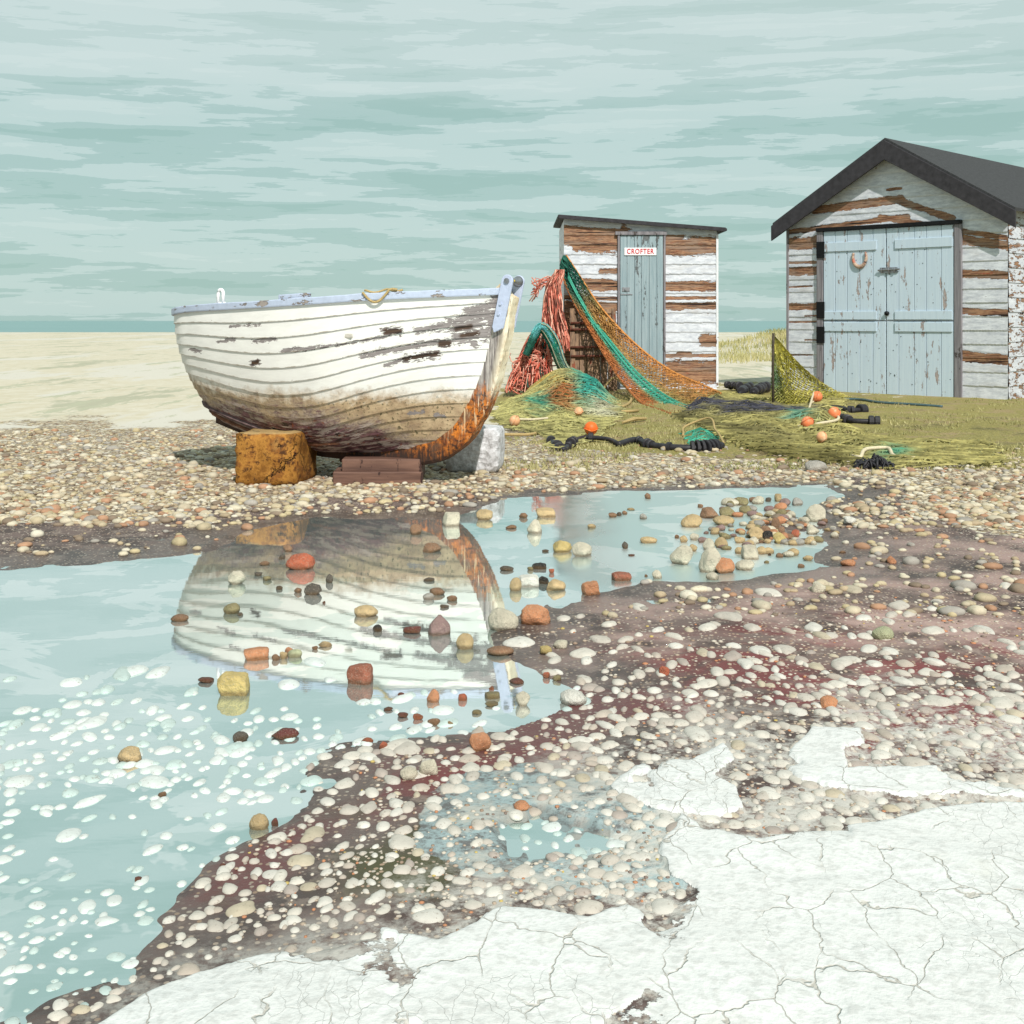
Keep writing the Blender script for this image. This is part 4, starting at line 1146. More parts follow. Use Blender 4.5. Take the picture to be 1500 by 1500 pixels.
block('support_block', 346, 443, 634, 711, MT['ochre'], 'cracked ochre brown block under the stern of the boat', 'block', .50, 4, 0., -.12, 18, .055)
block('stone_block', 655, 737, 626, 692, MT['whitestone'], 'rough white painted stone block behind the stem of the boat', 'block', .34, 9, .04, -.12, 9, .03)
g = G(552, 709)
def timber(px0, px1, ytop, ybase, dep, z0, yaw, label, d):
    w = (px1-px0)/F_*d; x = ((px0+px1)/2-HX)/F_*d; h = (ybase-ytop)/F_*d
    mb = MB(); P = [(sx_*w/2, sy*dep/2, z) for z in (0, h) for sx_, sy in ((-1, -1), (1, -1), (1, 1), (-1, 1))]
    mb.box8(P); o = mb.build('timber_chock', MT['chock'], smooth=False, bevel=.008)
    o.location = (x, d+dep/2, z0); o.rotation_euler = (0, 0, yaw)
    return tag(o, label, 'timber')
hA = (708-690)/F_*g[1]
timber(486, 617, 690, 709, .42, g[2]-.004, .03, 'lower wet brown timber of the pair under the keel of the boat', g[1])
timber(500, 617, 672, 691, .36, g[2]-.004+hA, .01, 'upper shorter brown timber the keel of the boat rests on', g[1]+.02)

# ------------------------------------------------------------------ timber hut
zh = .03
Dh = (H_-zh)*F_/102.
k = Dh/F_
hut = Fr(((826-HX)*k, Dh, zh), (1, 0, 0), (0, -1, 0))
Wh = (1050-826)*k
zt = lambda y: (572-y)*k
hut_o = empty('timber_hut', hut.o, 'small timber hut with peeling white boards and a blue grey door', 'hut')
def board_wall(fr, width, ztop, brown, white, nu, nv, board=.135, step=.014, base=0., paint_default=1.0, extra=None):
    """weatherboard wall as a fine grid with real laps; wear measured on the photo, carried on the wall"""
    mb = MB()
    U = np.linspace(0, width, nu); Fv = np.linspace(0, 1, nv)
    UU, FF = np.meshgrid(U, Fv, indexing='ij')
    ZT = ztop(UU); Z = base+FF*(ZT-base)
    fr_ = np.mod(Z/board, 1.)
    P = fr.o[None, None]+fr.U[None, None]*UU[..., None]+np.array([0, 0, 1.])*Z[..., None]
    px, py = proj(P[..., 0], P[..., 1], P[..., 2])
    f = np.full(px.shape, paint_default)
    for x1, y1, x2, y2, r_ in brown: f = np.minimum(f, np.clip(-seg_field(px, py, [(x1, y1, x2, y2, r_)])*2.2, -1.2, 1.2))
    for x1, y1, x2, y2, r_ in white: f = np.maximum(f, np.clip(seg_field(px, py, [(x1, y1, x2, y2, r_)])*2.2, -1.2, 1.2))
    brd = np.floor(Z/board)
    out = step*(1-fr_)+.004*sm(f, -.1, .1)+(fbm(UU*3, brd*7.3, 81)-.5)*.008
    P = P+fr.N[None, None]*out[..., None]
    mb.grid(P, u=UU, v=Z+brd*.37, paint=f)
    return mb
# brown bands (bare timber) measured left and right of the door
BR = [(818, 348, 906, 350, 20), (818, 332, 860, 332, 6), (880, 397, 906, 397, 4), (856, 416, 906, 418, 8), (826, 436, 906, 438, 3), (826, 447, 906, 449, 6), (826, 470, 850, 540, 20),
      (972, 361, 1052, 360, 13), (978, 347, 1000, 347, 3), (972, 420, 1052, 419, 7), (972, 437, 1052, 436, 2.5), (972, 449, 1052, 448, 5), (1032, 498, 1056, 500, 9), (972, 521, 1052, 521, 2.5),
      (995, 519, 1010, 519, 4), (990, 545, 1052, 545, 18)]
WHT = [(826, 364, 833, 366, 6), (1000, 526, 1052, 525, 2), (826, 324, 906, 330, 6)]
wl = board_wall(hut, Wh, lambda u: (572-320)*k-u*((338-320)*k/Wh), BR, WHT, 230, 250)
under(hut_o, wl.build('front_wall', MT['boards']))
mb = MB()                               # the other walls
zl, zr_ = (572-322)*k, (572-340)*k
for (A, B, za, zb) in (((0, 0), (0, -1.7), zl, zl-.03), ((0, -1.7), (Wh, -1.7), zl-.03, zr_-.03), ((Wh, -1.7), (Wh, 0), zr_-.03, zr_)):
    n = 17
    for j in range(n):
        f0, f1 = j/n, (j+1)/n
        p = [hut.p(A[0], A[1]-.002, za*f0), hut.p(B[0], B[1]-.002, zb*f0), hut.p(B[0], B[1]-.002, zb*f1), hut.p(A[0], A[1]-.002, za*f1)]
        mb.add(p, [(0, 1, 2, 3)], u=[0, 1.7, 1.7, 0], v=np.array([za*f0, za*f0, za*f1, za*f1])+j*.4, paint=np.full(4, .6))
under(hut_o, mb.build('back_walls', MT['boards'], smooth=False))
mb = MB()                               # corner boards
hut.box(mb, Wh-.012, Wh+.02, -.02, .022, .05, zr_-.03, u=0, v=0, paint=1.)
under(hut_o, mb.build('corner_board', mat_flaked('white_trim', lin(226, 228, 232, 1.05), lin(120, 90, 70), lin(90, 70, 60), 9, .62), smooth=False, bevel=.003))
# roof
def slab(fr, t0, z0, t1, z1, o0, o1, th):
    P = []
    for dz in (0, th):
        P += [fr.p(t0, o0, z0+dz), fr.p(t1, o0, z1+dz), fr.p(t1, o1, z1+dz), fr.p(t0, o1, z0+dz)]
    return P
mb = MB()
mb.box8(slab(hut, (817-826)*k, zt(319), (1063-826)*k, zt(339), .12, -1.85, .035))
roof = under(hut_o, mb.build('roof', MT['roofing'], smooth=False, bevel=.005))
mb = MB(); mb.box8(slab(hut, (818-826)*k, zt(321), (1061-826)*k, zt(340), .128, .10, .055))
fas = mb.build('fascia', MT['dark'], smooth=False, bevel=.004); fas.parent = roof
# door
def plank_door(mb, fr, t0, t1, z0, z1, o0, o1, n, gap=.006, seed=0):
    rd = random.Random(seed); ws = [rd.uniform(.85, 1.15) for _ in range(n)]; tot = sum(ws); t = t0
    for w_ in ws:
        t2 = t+(t1-t0)*w_/tot
        fr.box(mb, t+gap/2, t2-gap/2, o0, o1+rd.uniform(-.002, .002), z0+rd.uniform(0, .008), z1)
        t = t2
    fr.box(mb, t0+.01, t1-.01, o0, (o0+o1)/2, z0+.01, z1-.01)
tx = lambda x: (x-826)*k
mb = MB(); plank_door(mb, hut, tx(908), tx(971), .05, zt(345), .012, .036, 6, .008, 3)
door = under(hut_o, mb.build('door', MT['door1'], smooth=False, bevel=.003))
def sub(part, root, o):
    o.parent = part; return o
mb = MB()
hut.box(mb, tx(909), tx(926), .037, .044, zt(432), zt(430.5)); hut.box(mb, tx(911), tx(922), .037, .042, zt(427), zt(421))
mb.tube([hut.p(tx(916), .042, zt(424)), hut.p(tx(916), .062, zt(424))], .016, 8)
sub(door, hut_o, mb.build('latch', MT['steel'], smooth=False))
mb = MB()
hut.box(mb, tx(904.5), tx(907.6), .004, .046, .03, zt(341)); hut.box(mb, tx(971.4), tx(974.5), .004, .046, .03, zt(341)); hut.box(mb, tx(901), tx(976), .004, .060, zt(344.5), zt(339.5))
under(hut_o, mb.build('door_frame', MT['frame'], smooth=False, bevel=.003))
mb = MB(); hut.box(mb, tx(914.2), tx(961), .039, .050, zt(374.2), zt(363.2))
sg = under(hut_o, mb.build('sign', MT['sign'], smooth=False, bevel=.002))
cu = bpy.data.curves.new('lettering', 'FONT'); cu.body = 'CROFTER'; cu.size = .098; cu.align_x = 'CENTER'; cu.align_y = 'CENTER'; cu.extrude = .002; cu.space_character = 1.16; cu.offset = .0018
tmp = bpy.data.objects.new('lettering_curve', cu); C.objects.link(tmp)
bpy.context.view_layer.update()
tm = bpy.data.meshes.new_from_object(tmp.evaluated_get(bpy.context.evaluated_depsgraph_get()))
bpy.data.objects.remove(tmp)
tm.name = 'lettering'; tm.materials.clear(); tm.materials.append(MT['red'])
for v_ in tm.vertices: v_.co = Vector((v_.co.x*.80, 0-v_.co.z, v_.co.y))
lt = bpy.data.objects.new('lettering', tm); C.objects.link(lt)
lt.location = hut.p(tx(937.3), .0525, zt(368.8)); sub(sg, hut_o, lt)
mb = MB(); hut.box(mb, .1, Wh-.1, -1.6, -.02, -.06, .05); under(hut_o, mb.build('floor_base', MT['concrete'], smooth=False))

# ------------------------------------------------------------------ boat shed on the right
dL = (H_-zh)*F_/103.; dP = (H_-zh)*F_/110.
Lc = np.array([(1155-HX)/F_*dL, dL, zh]); Pk = np.array([(1305-HX)/F_*dP, dP, zh])
Us = (Pk-Lc)/np.linalg.norm(Pk-Lc); Ns = np.array([Us[1], -Us[0], 0]); 
if Ns[1] > 0: Ns = -Ns
HWs = np.linalg.norm(Pk-Lc); WS = 2*HWs
shed = Fr(Lc, Us, Ns)
def wall_t(px):                         # where a photo column meets the front wall
    a = (px-HX)/F_
    return (a*Lc[1]-Lc[0])/(Us[0]-a*Us[1])
def wall_z(px, py):
    t = wall_t(px); y = Lc[1]+Us[1]*t
    return H_-(py-HY)/F_*y-zh
shed_o = empty('boat_shed', Lc, 'gabled boat shed with flaking white boards, dark bargeboards and pale blue doors', 'shed')
zap = wall_z(1305, 207); tE = wall_t(1141); zE = wall_z(1141, 331)
sl = (zap-zE)/(HWs-tE)                  # roof slope
roofz = lambda t: zap-sl*np.abs(t-HWs)
barge_v = .26
BR2 = [(1195, 308, 1320, 291, 6), (1395, 320, 1310, 292, 5), (1150, 341, 1330, 317, 4), (1150, 358, 1207, 355, 9), (1150, 385, 1207, 384, 1.8), (1150, 398, 1207, 396, 6), (1150, 421, 1190, 419, 1.2), (1150, 450, 1207, 448, 5), (1180, 463, 1207, 462, 1.2),
       (1150, 472, 1207, 471, 1.3), (1180, 498, 1207, 498, 1), (1155, 520, 1190, 520, 1), (1300, 278, 1320, 276, 2), (1400, 400, 1500, 405, 6), (1400, 350, 1500, 362, 7), (1400, 455, 1500, 460, 5), (1400, 520, 1500, 530, 8), (1290, 318, 1480, 350, 4)]
wl = board_wall(shed, WS, lambda u: roofz(u)-.05, BR2, [], 330, 330, .17, .010)
under(shed_o, wl.build('front_wall', MT['boards']))
LEN = 4.2
mb = MB()
ze = float(roofz(0))-.05
for (A, B) in (((0, -LEN), (0, 0)), ((WS, 0), (WS, -LEN))):
    n = 13
    for j in range(n):
        z0, z1 = ze*j/n, ze*(j+1)/n; o_ = .01 if A[0] > 0 else -.01
        p = [shed.p(A[0]+o_, A[1]-.003, z0), shed.p(B[0]+o_, B[1]-.003, z0), shed.p(B[0], B[1]-.003, z1), shed.p(A[0], A[1]-.003, z1)]
        mb.add(p, [(0, 1, 2, 3)], u=[0, LEN, LEN, 0], v=np.array([z0, z0, z1, z1])+j*.4, paint=np.full(4, .25))
mb.add([shed.p(0, -LEN, 0), shed.p(WS, -LEN, 0), shed.p(WS, -LEN, ze), shed.p(HWs, -LEN, zap-.05), shed.p(0, -LEN, ze)], T=[(0, 1, 2), (0, 2, 3), (0, 3, 4)], u=[0, 3, 3, 1.5, 0], v=[0, 0, 2, 3, 2], paint=np.full(5, .5))
under(shed_o, mb.build('side_walls', MT['boards'], smooth=False))
mb = MB()
ov = HWs-tE
for sgn in (1, -1):
    a = HWs; b = HWs-sgn*ov
    mb.box8(slab(shed, a, zap-.01, b, float(roofz(b))-.01, .158, -LEN-.1, .04) if sgn > 0 else slab(shed, b, float(roofz(b))-.01, a, zap-.01, .158, -LEN-.1, .04))
roof2 = under(shed_o, mb.build('roof', MT['roofing'], smooth=False))
for sgn in (1, -1):
    mb = MB(); a = HWs; b = HWs-sgn*(ov+.01)
    q = (a, zap-barge_v*.98, b, float(roofz(b))-barge_v*.80)
    zz0, zz1 = zap-.004, float(roofz(b))-.004
    P = []
    for o_ in (.155, .185):
        P += [shed.p(a, o_, q[1]), shed.p(b, o_, q[3]), shed.p(b, o_, zz1), shed.p(a, o_, zz0)]
    mb.add(P, [(0, 1, 2, 3), (7, 6, 5, 4), (0, 4, 5, 1), (1, 5, 6, 2), (2, 6, 7, 3), (3, 7, 4, 0)])
    o = mb.build('bargeboard', MT['dark'], smooth=False, bevel=.004); sub(roof2, shed_o, o)
mb = MB(); shed.box(mb, -.022, .012, -.02, .024, 0, ze-.08); under(shed_o, mb.build('corner_board', MT['frame'], smooth=False, bevel=.003))
# double stable doors
t0, tm_ = wall_t(1208), wall_t(1300); t1 = tm_+(tm_-t0)
zd = wall_z(1208, 345)
zs_ = wall_z(1208, 470); 
mb = MB()
fw = wall_t(1208)-wall_t(1199)
shed.box(mb, t0-fw, t0-.004, .006, .05, 0, zd+.05); shed.box(mb, t1+.004, t1+fw, .006, .05, 0, zd+.05)
under(shed_o, mb.build('door_frame', MT['frame'], smooth=False, bevel=.004))
mb = MB(); shed.box(mb, t0-fw, t1+fw, .006, .075, zd+.051, zd+.10); under(shed_o, mb.build('door_lintel', MT['ironblack'], smooth=False, bevel=.004))
for (a, b, sd) in ((t0, tm_, 5), (tm_, t1, 8)):
    for (za, zb, up) in ((.015, zs_-.008, False), (zs_+.006, zd+.045, True)):
        mb = MB(); plank_door(mb, shed, a+.006, b-.006, za, zb, .012, .038, 5, .007, sd)
        dr = under(shed_o, mb.build('door', MT['door2'], smooth=False, bevel=.003))
        wv = b-a
        led = ((zb-.27, zb-.15), (za+.01, za+.12)) if up else ((zb-.13, zb-.01),)
        la, lb = (a+.02, a+wv*.86) if sd == 5 else (a+wv*.14, b-.02)
        for (l0, l1) in led:
            mb = MB(); shed.box(mb, la, lb, .040, .054, l0, l1)
            sub(dr, shed_o, mb.build('ledge', MT['door2'], smooth=False, bevel=.004))
        mb = MB(); rd = random.Random(sd+up)
        for q in range(13):
            c_ = (rd.uniform(a+.05, b-.05), rd.uniform(za+.05, zb-.05))
            mb.tube([shed.p(c_[0], .036, c_[1]), shed.p(c_[0], .041, c_[1])], .0065, 6)
        sub(dr, shed_o, mb.build('nails', MT['ironblack'], smooth=False))
        if sd == 5:
            for zc in ((zb-.22, za+.16) if up else (zb-.16,)):
                mb = MB(); shed.box(mb, a-fw*.95, a+.03, .0505, .066, zc-.13, zc+.09)
                sub(dr, shed_o, mb.build('hinge', MT['ironblack'], smooth=False, bevel=.003))
mb = MB()
zb_ = wall_z(1300, 396)
shed.box(mb, tm_-.08, tm_+.16, .042, .05, zb_-.035, zb_+.035)
mb.tube([shed.p(tm_-.10, .062, zb_), shed.p(tm_+.20, .062, zb_+.01)], .012, 8)
for q in (-.05, .05, .13): mb.tube([shed.p(tm_+q, .06, zb_-.03), shed.p(tm_+q, .072, zb_), shed.p(tm_+q, .06, zb_+.03)], .008, 6)
under(shed_o, mb.build('bolt', MT['steel'], smooth=False))
mb = MB(); zc = wall_z(1300, 459); mb.tube([shed.p(tm_+.02, .04, zc), shed.p(tm_+.02, .075, zc)], .028, 10); mb.tube([shed.p(tm_+.02, .07, zc), shed.p(tm_+.02, .08, zc)], .018, 10)
under(shed_o, mb.build('lock_cylinder', MT['ironblack']))
# horseshoe on the upper left leaf
hc_t, hc_z = wall_t(1262), wall_z(1262, 377)
mb = MB(); prof = []
rw = (wall_t(1272)-wall_t(1252))/2
pts = []
for a in np.linspace(R(152), R(390), 34):
    pts.append(shed.p(hc_t+rw*math.cos(a)*.97, .052, hc_z+.125*math.sin(a)))
wdt = [.014+.012*math.sin(i/33*math.pi) for i in range(34)]
mb.tube(pts, wdt, 8)
MT['shoe'] = mat_flaked('horseshoe_iron', lin(188, 160, 140), lin(186, 108, 84), lin(120, 112, 110), 14, .52)
tag(mb.build('horseshoe', MT['shoe']), 'rusty horseshoe nailed open end up on the pale blue shed door', 'horseshoe')

# ------------------------------------------------------------------ nets
def edges_mesh(A, B, r, ca, cb):
    n = len(A); t = B-A; L_ = np.linalg.norm(t, axis=1)[:, None]+1e-9; t = t/L_
    up = np.where(np.abs(t[:, 2:3]) > .9, np.array([[1., 0, 0]]), np.array([[0, 0, 1.]]))
    a = np.cross(t, up); a /= np.linalg.norm(a, axis=1)[:, None]+1e-9; b = np.cross(t, a)
    V = np.zeros((n, 6, 3)); Cc = np.zeros((n, 6, 3))
    for k_ in range(3):
        th = k_*2.0944
        o = (a*math.cos(th)+b*math.sin(th))*r
        V[:, k_] = A+o; V[:, 3+k_] = B+o; Cc[:, k_] = ca; Cc[:, 3+k_] = cb
    i = np.arange(n)[:, None]*6
    q = np.concatenate([i+np.array([[0, 1, 4, 3]]), i+np.array([[1, 2, 5, 4]]), i+np.array([[2, 0, 3, 5]])])
    return V.reshape(-1, 3), q, Cc.reshape(-1, 3)
def net_grid(mb, P, col, r, mask=None):
    """diamond mesh over the nodes P[nu,nv]"""
    nu, nv = P.shape[:2]
    i, j = np.meshgrid(np.arange(nu-1), np.arange(nv-1), indexing='ij')
    e = (i+j) % 2 == 0
    ia = np.where(e, i, i+1).ravel(); ja = j.ravel(); ib = np.where(e, i+1, i).ravel(); jb = (j+1).ravel()
    if mask is not None:
        k_ = mask[ia, ja] & mask[ib, jb]; ia, ja, ib, jb = ia[k_], ja[k_], ib[k_], jb[k_]
    V, q, c = edges_mesh(P[ia, ja], P[ib, jb], r, col[ia, ja], col[ib, jb])
    mb.add(V, q, Col=c)
def rope_edge(mb, pts, r, c): mb.tube(pts, r, 5, Col=np.array(c))
GREEN, TEAL, OLIVE, ORNG, YGRN = lin(38, 92, 78, 1.1), lin(72, 164, 140, 1.1), lin(172, 144, 84, 1.1), lin(200, 136, 74, 1.1), lin(178, 178, 78, 1.1)
DKG, NAVY, BRWN, PALE = lin(96, 98, 48, 1.1), lin(84, 84, 96, 1.1), lin(176, 108, 62, 1.1), lin(206, 204, 176, 1.1)

# 1: the long net hung from the hut corner
tpar = np.array([0, .12, .3, .5, .72, .88, 1.])
LEFT = np.array([(822, 380, 16.98), (826, 410, 16.95), (850, 460, 16.75), (876, 505, 16.2), (912, 560, 15.0), (945, 594, 13.9), (985, 614, 12.5)])
RGT = np.array([(829, 374, 16.98), (845, 398, 16.95), (880, 450, 16.8), (930, 503, 16.5), (985, 544, 16.1), (1028, 563, 15.6), (1058, 577, 15.1)])
nu, nv = 29, 106
tv = np.linspace(0, 1, nv)
Lp = np.stack([cub(tpar, LEFT[:, q], tv) for q in range(3)], 1); Rp = np.stack([cub(tpar, RGT[:, q], tv) for q in range(3)], 1)
mb = MB()
for layer in range(2):
    uu = np.linspace(0, 1, nu)[:, None]+(rng.random((nu, nv))-.5)*.03+layer*.02
    pp = Lp[None]*(1-uu[..., None])+Rp[None]*uu[..., None]
    sag = np.sin(np.pi*np.clip(uu, 0, 1))*np.sin(np.pi*tv)[None]*6
    fold = (fbm(uu*7+layer*3, tv[None]*2.5+0*uu, 90+layer)-.5)
    d_ = pp[..., 2]+fold*.35*np.sin(np.pi*tv)[None]-layer*.04; py_ = pp[..., 1]+sag*.5+(rng.random((nu, nv))-.5)*1.2; px_ = pp[..., 0]+(rng.random((nu, nv))-.5)*1.2
    P = np.stack([(px_-HX)/F_*d_, d_, H_-(py_-HY)/F_*d_], -1)
    P[..., 2] = np.maximum(P[..., 2], .035+.01*layer)
    u3 = np.clip(uu, 0, 1)[..., None]; t3 = tv[None, :, None]*np.ones_like(u3)
    band = lambda lo, hi, w_=.05: sm(u3, lo-w_, lo+w_)*(1-sm(u3, hi-w_, hi+w_))
    c = np.ones_like(P)*np.array(OLIVE)
    mixc = lambda c, f, col_: c*(1-f)+np.array(col_)*f
    c = mixc(c, band(.80, 1.3)*sm(t3, .25, .5), ORNG)
    c = mixc(c, band(.55, .8)*.5, BRWN)
    c = mixc(c, band(.22, .42), TEAL)
    c = mixc(c, band(-.3, .2)*sm(t3, .2, .35), BRWN)
    c = mixc(c, 1-sm(t3, .16, .34), GREEN)
    c = mixc(c, sm(t3, .93, 1)*.6, DKG)
    c = c*(.55+.75*(rng.random((nu, nv))[..., None]))
    net_grid(mb, P, c, .0054)
for q, cc in ((Rp, ORNG), (Lp*.68+Rp*.32, TEAL), (Lp*.6+Rp*.4, TEAL), (Lp, BRWN)):
    pts = np.stack([(q[:, 0]-HX)/F_*q[:, 2], q[:, 2]-.03, H_-(q[:, 1]-HY)/F_*q[:, 2]], 1); pts[:, 2] = np.maximum(pts[:, 2], .05)
    rope_edge(mb, pts[::2], .014, cc)
kn = W(826, 380, 16.9)                  # gathered knot over the corner hook
for q in range(40):
    a = rng.uniform(0, 6.28); rope_edge(mb, [kn+np.array([.055*math.sin(min(t_*1.6+.1, 1.5))*math.cos(a+t_*3), -.04+.05*math.sin(min(t_*1.6+.1, 1.5))*math.sin(a+t_*3), .05-t_*(.12+.25*(q%5)/5)]) for t_ in np.linspace(0, 1, 7)], .009, np.array(GREEN)*rng.uniform(.6, 1.4))
tag(mb.build('fishing_net', MT['twine'], smooth=False), 'long green and orange net slung from the hut corner down to the ground', 'fishing net')

def region_net(name, poly, cell, hfun, cfun, label, layers=2, r=.0035, lift=.012, rot=.5):
    W0 = np.array([G(x, y)[:2] for x, y in poly]); mb = MB()
    mn, mx = W0.min(0)-.1, W0.max(0)+.1; c0 = (mn+mx)/2; R_ = np.linalg.norm(mx-mn)/2
    for ly in range(layers):
        a = rot+ly*.7; n = int(2*R_/cell)
        g_ = np.linspace(-R_, R_, n); A, B_ = np.meshgrid(g_, g_, indexing='ij')
        A = A+(rng.random(A.shape)-.5)*cell*.4; B_ = B_+(rng.random(A.shape)-.5)*cell*.4
        x = c0[0]+A*math.cos(a)-B_*math.sin(a); y = c0[1]+A*math.sin(a)+B_*math.cos(a)
        x = x+.10*(fbm(x*2, y*2, 7+ly)-.5); 
        sd = poly_sd(x, y, [tuple(p) for p in W0])+.25*(fbm(x*2.5, y*2.5, 100+ly)-.5)
        msk = sd < 0
        if not msk.any(): continue
        z = np.zeros_like(x); z[msk] = ground_h(x[msk], y[msk])
        px, py = HX+F_*x/np.maximum(y, 1), HY+F_*(H_-z)/np.maximum(y, 1)
        edge = sm(-sd, 0, .25)
        z = z+lift*(1+ly*.8)+.16*np.maximum(fbm(x*4, y*2.2, 60)-.42, 0)*edge+hfun(px, py, x, y)*edge+rng.random(x.shape)*.010
        wx = (fbm(x*4, y*3, 210)-.5)*44+(rng.random(x.shape)-.5)*14; wy = (fbm(x*4, y*3, 211)-.5)*20+(rng.random(x.shape)-.5)*6
        c = cfun(px+wx, py+wy, x, y)
        c = c*(.45+.9*rng.random(x.shape)[..., None])*(.72+.56*fbm(x*3, y*3, 214))[..., None]
        net_grid(mb, np.stack([x, y, z], -1), c, r, msk)
    return tag(mb.build(name, MT['twine'], smooth=False), label, 'fishing net')
def g2(px, py, cx, cy, sx_, sy_): return np.exp(-(((px-cx)/sx_)**2+((py-cy)/sy_)**2))
def blend(px, lst, base):
    c = np.ones(px.shape+(3,))*np.array(base)
    for f, col_ in lst: c = c*(1-np.clip(f, 0, 1)[..., None])+np.array(col_)*np.clip(f, 0, 1)[..., None]
    return c
# 2: heap by the rope bundle
region_net('fishing_net', [(738, 592), (770, 578), (815, 570), (860, 573), (905, 590), (912, 612), (880, 640), (850, 655), (806, 662), (800, 640), (740, 632), (722, 612)], .058,
           lambda px, py, x, y: .28*g2(px, py, 822, 586, 44, 11)+.14*g2(px, py, 870, 590, 30, 10)+.05*g2(px, py, 770, 605, 30, 14),
           lambda px, py, x, y: blend(px, [(1.6*g2(px, py, 812, 578, 28, 6), lin(206, 158, 72, 1.1)), (1.6*g2(px, py, 795, 602, 20, 7), TEAL), (1.5*g2(px, py, 826, 599, 14, 7), BRWN), (1.8*g2(px, py, 868, 590, 26, 9), lin(60, 160, 146, 1.1)), (1.3*g2(px, py, 880, 606, 22, 8), PALE)], lin(188, 182, 124, 1.1)),
           'tangled yellow green net heap with teal patches left of the hut door', 3, .0056)
# 3: wide net spread on the ground
region_net('fishing_net', [(985, 612), (1058, 577), (1135, 586), (1240, 588), (1232, 612), (1235, 632), (1330, 648), (1460, 655), (1480, 684), (1313, 690), (1200, 682), (1120, 668), (1050, 642)], .064,
           lambda px, py, x, y: .07*g2(py, px, 598+(px-1000)*.12, px, 8, 1)+.05*g2(px, py, 1060, 592, 30, 8),
           lambda px, py, x, y: blend(px, [(1.4*np.exp(-((py-(604+(px-1040)*.055))/7)**2)*sm(px, 980, 1010)*(1-sm(px, 1180, 1220)), NAVY), (np.exp(-((py-(628+(px-1060)*.22))/5)**2)*.8*(1-sm(px, 1130, 1180)), lin(88, 84, 60)), (g2(px, py, 1170, 622, 16, 5)*1.4, lin(120, 172, 150, 1.1)), (1.2*g2(px, py, 1310, 668, 22, 7), TEAL),
                                              (sm(py-(645+(px-1060)*.155), -6, 10)*.75, lin(104, 98, 56, 1.1))], lin(178, 170, 112, 1.1)),
           'wide yellow green net spread over the ground before the boat shed', 3, .0060)
# 4: net tent over the stake
stk = G(1133, 600); top_ = W(1133, 490, stk[1]); 
footA, footB, footC = G(1250, 582), G(1178, 597), G(1128, 597)
mb = MB(); nu, nv = 34, 34
for ly in range(2):
    u_ = np.linspace(0, 1, nu)[:, None]*np.ones((1, nv)); v_ = np.linspace(.03, 1, nv)[None]*np.ones((nu, 1))
    u_ = np.clip(u_+(rng.random(u_.shape)-.5)*.03, 0, 1); v_ = np.clip(v_+(rng.random(u_.shape)-.5)*.018, .02, 1)
    base = np.where(u_[..., None] < .5, footC+(footB-footC)*(u_[..., None]*2), footB+(footA-footB)*(u_[..., None]*2-1))
    P = top_*(1-v_[..., None])+base*v_[..., None]
    sag = np.sin(np.pi*v_)*(.05+.06*u_)
    P[..., 2] -= sag*(.6+.4*u_); P[..., 1] += (fbm(u_*6, v_*2, 130+ly)-.5)*.22*np.sin(np.pi*v_)+ly*.05
    P[..., 2] = np.maximum(P[..., 2], .04)
    px, py = proj(P[..., 0], P[..., 1], P[..., 2])
    c = blend(px, [(1-sm(v_, 0, .12), DKG), (sm(fbm(u_*9, v_*1.5, 77), .55, .64)*.5, DKG), (sm(u_, .9, 1)*.8, lin(210, 196, 116, 1.1)), (g2(u_, v_, .1, .55, .12, .2)*.8, lin(98, 150, 116, 1.1))], lin(192, 184, 96, 1.0))
    net_grid(mb, P, c*(.5+.8*rng.random(u_.shape)[..., None]), .0052)
tag(mb.build('fishing_net', MT['twine'], smooth=False), 'olive net hung like a tent from a thin dark stake', 'fishing net')
mb = MB(); mb.tube([(stk[0], stk[1]+.01, stk[2]-.05), (stk[0]-.005, stk[1]+.01, .5), (stk[0], stk[1]+.005, top_[2]+.015)], [.016, .014, .015], 8)
tag(mb.build('stake', MT['stake']), 'thin dark stake that holds up the olive net tent', 'stake')

# ------------------------------------------------------------------ frayed rope bundles
PINKS = [lin(210, 136, 118, 1.05), lin(192, 104, 88, 1.05), lin(226, 170, 150, 1.05), lin(156, 84, 72, 1.05), lin(204, 122, 102, 1.05), lin(112, 72, 62, 1.05)]
def strands(n, fpath, r, pal, seed):
    mb = MB(); rr = random.Random(seed)
    for q in range(n):
        pts = fpath(rr); mb.tube(pts, r*rr.uniform(.7, 1.3), 4, cap=False, Col=np.minimum(np.array(rr.choice(pal))*rr.uniform(.9, 1.5), .9))
    return mb
def pathA(rr):                          # hanging beside the hut wall
    w_ = rr.uniform(-1, 1); e = rr.uniform(.55, 1.0); o_ = rr.uniform(-.10, .10); ph = rr.uniform(0, 6)
    pts = []
    for t_ in np.linspace(0, 1, 14):
        y = 395+t_*e*122
        wid = 4+13*math.sin(min(t_*e*1.6, 1.57))
        px = 820-10*sm(t_, 0, .3)+8*sm(t_*e, .5, 1)+w_*wid+2.6*math.sin(ph+t_*(7+3*math.sin(ph*3)))
        pts.append(W(px, y, 16.75+o_+.05*math.sin(ph*2+t_*7)))
    return pts
mb = strands(520, pathA, .0068, PINKS, 3)
for q in range(16):                     # stray curls at the upper left
    rr = random.Random(q+50); p0 = W(812, 405+rr.uniform(0, 14), 16.75)
    mb.tube([p0+np.array([-.30*t_*rr.uniform(.8, 1.2), rr.uniform(-.02, .02), -.18*t_**2*rr.uniform(.2, 1.6)+.05*t_]) for t_ in np.linspace(0, 1, 8)], .008, 4, Col=np.array(PINKS[q % 5]))
tag(mb.build('rope_bundle', MT['twine']), 'pink frayed rope bundle hanging high against the hut corner', 'rope bundle')
dB = 15.6
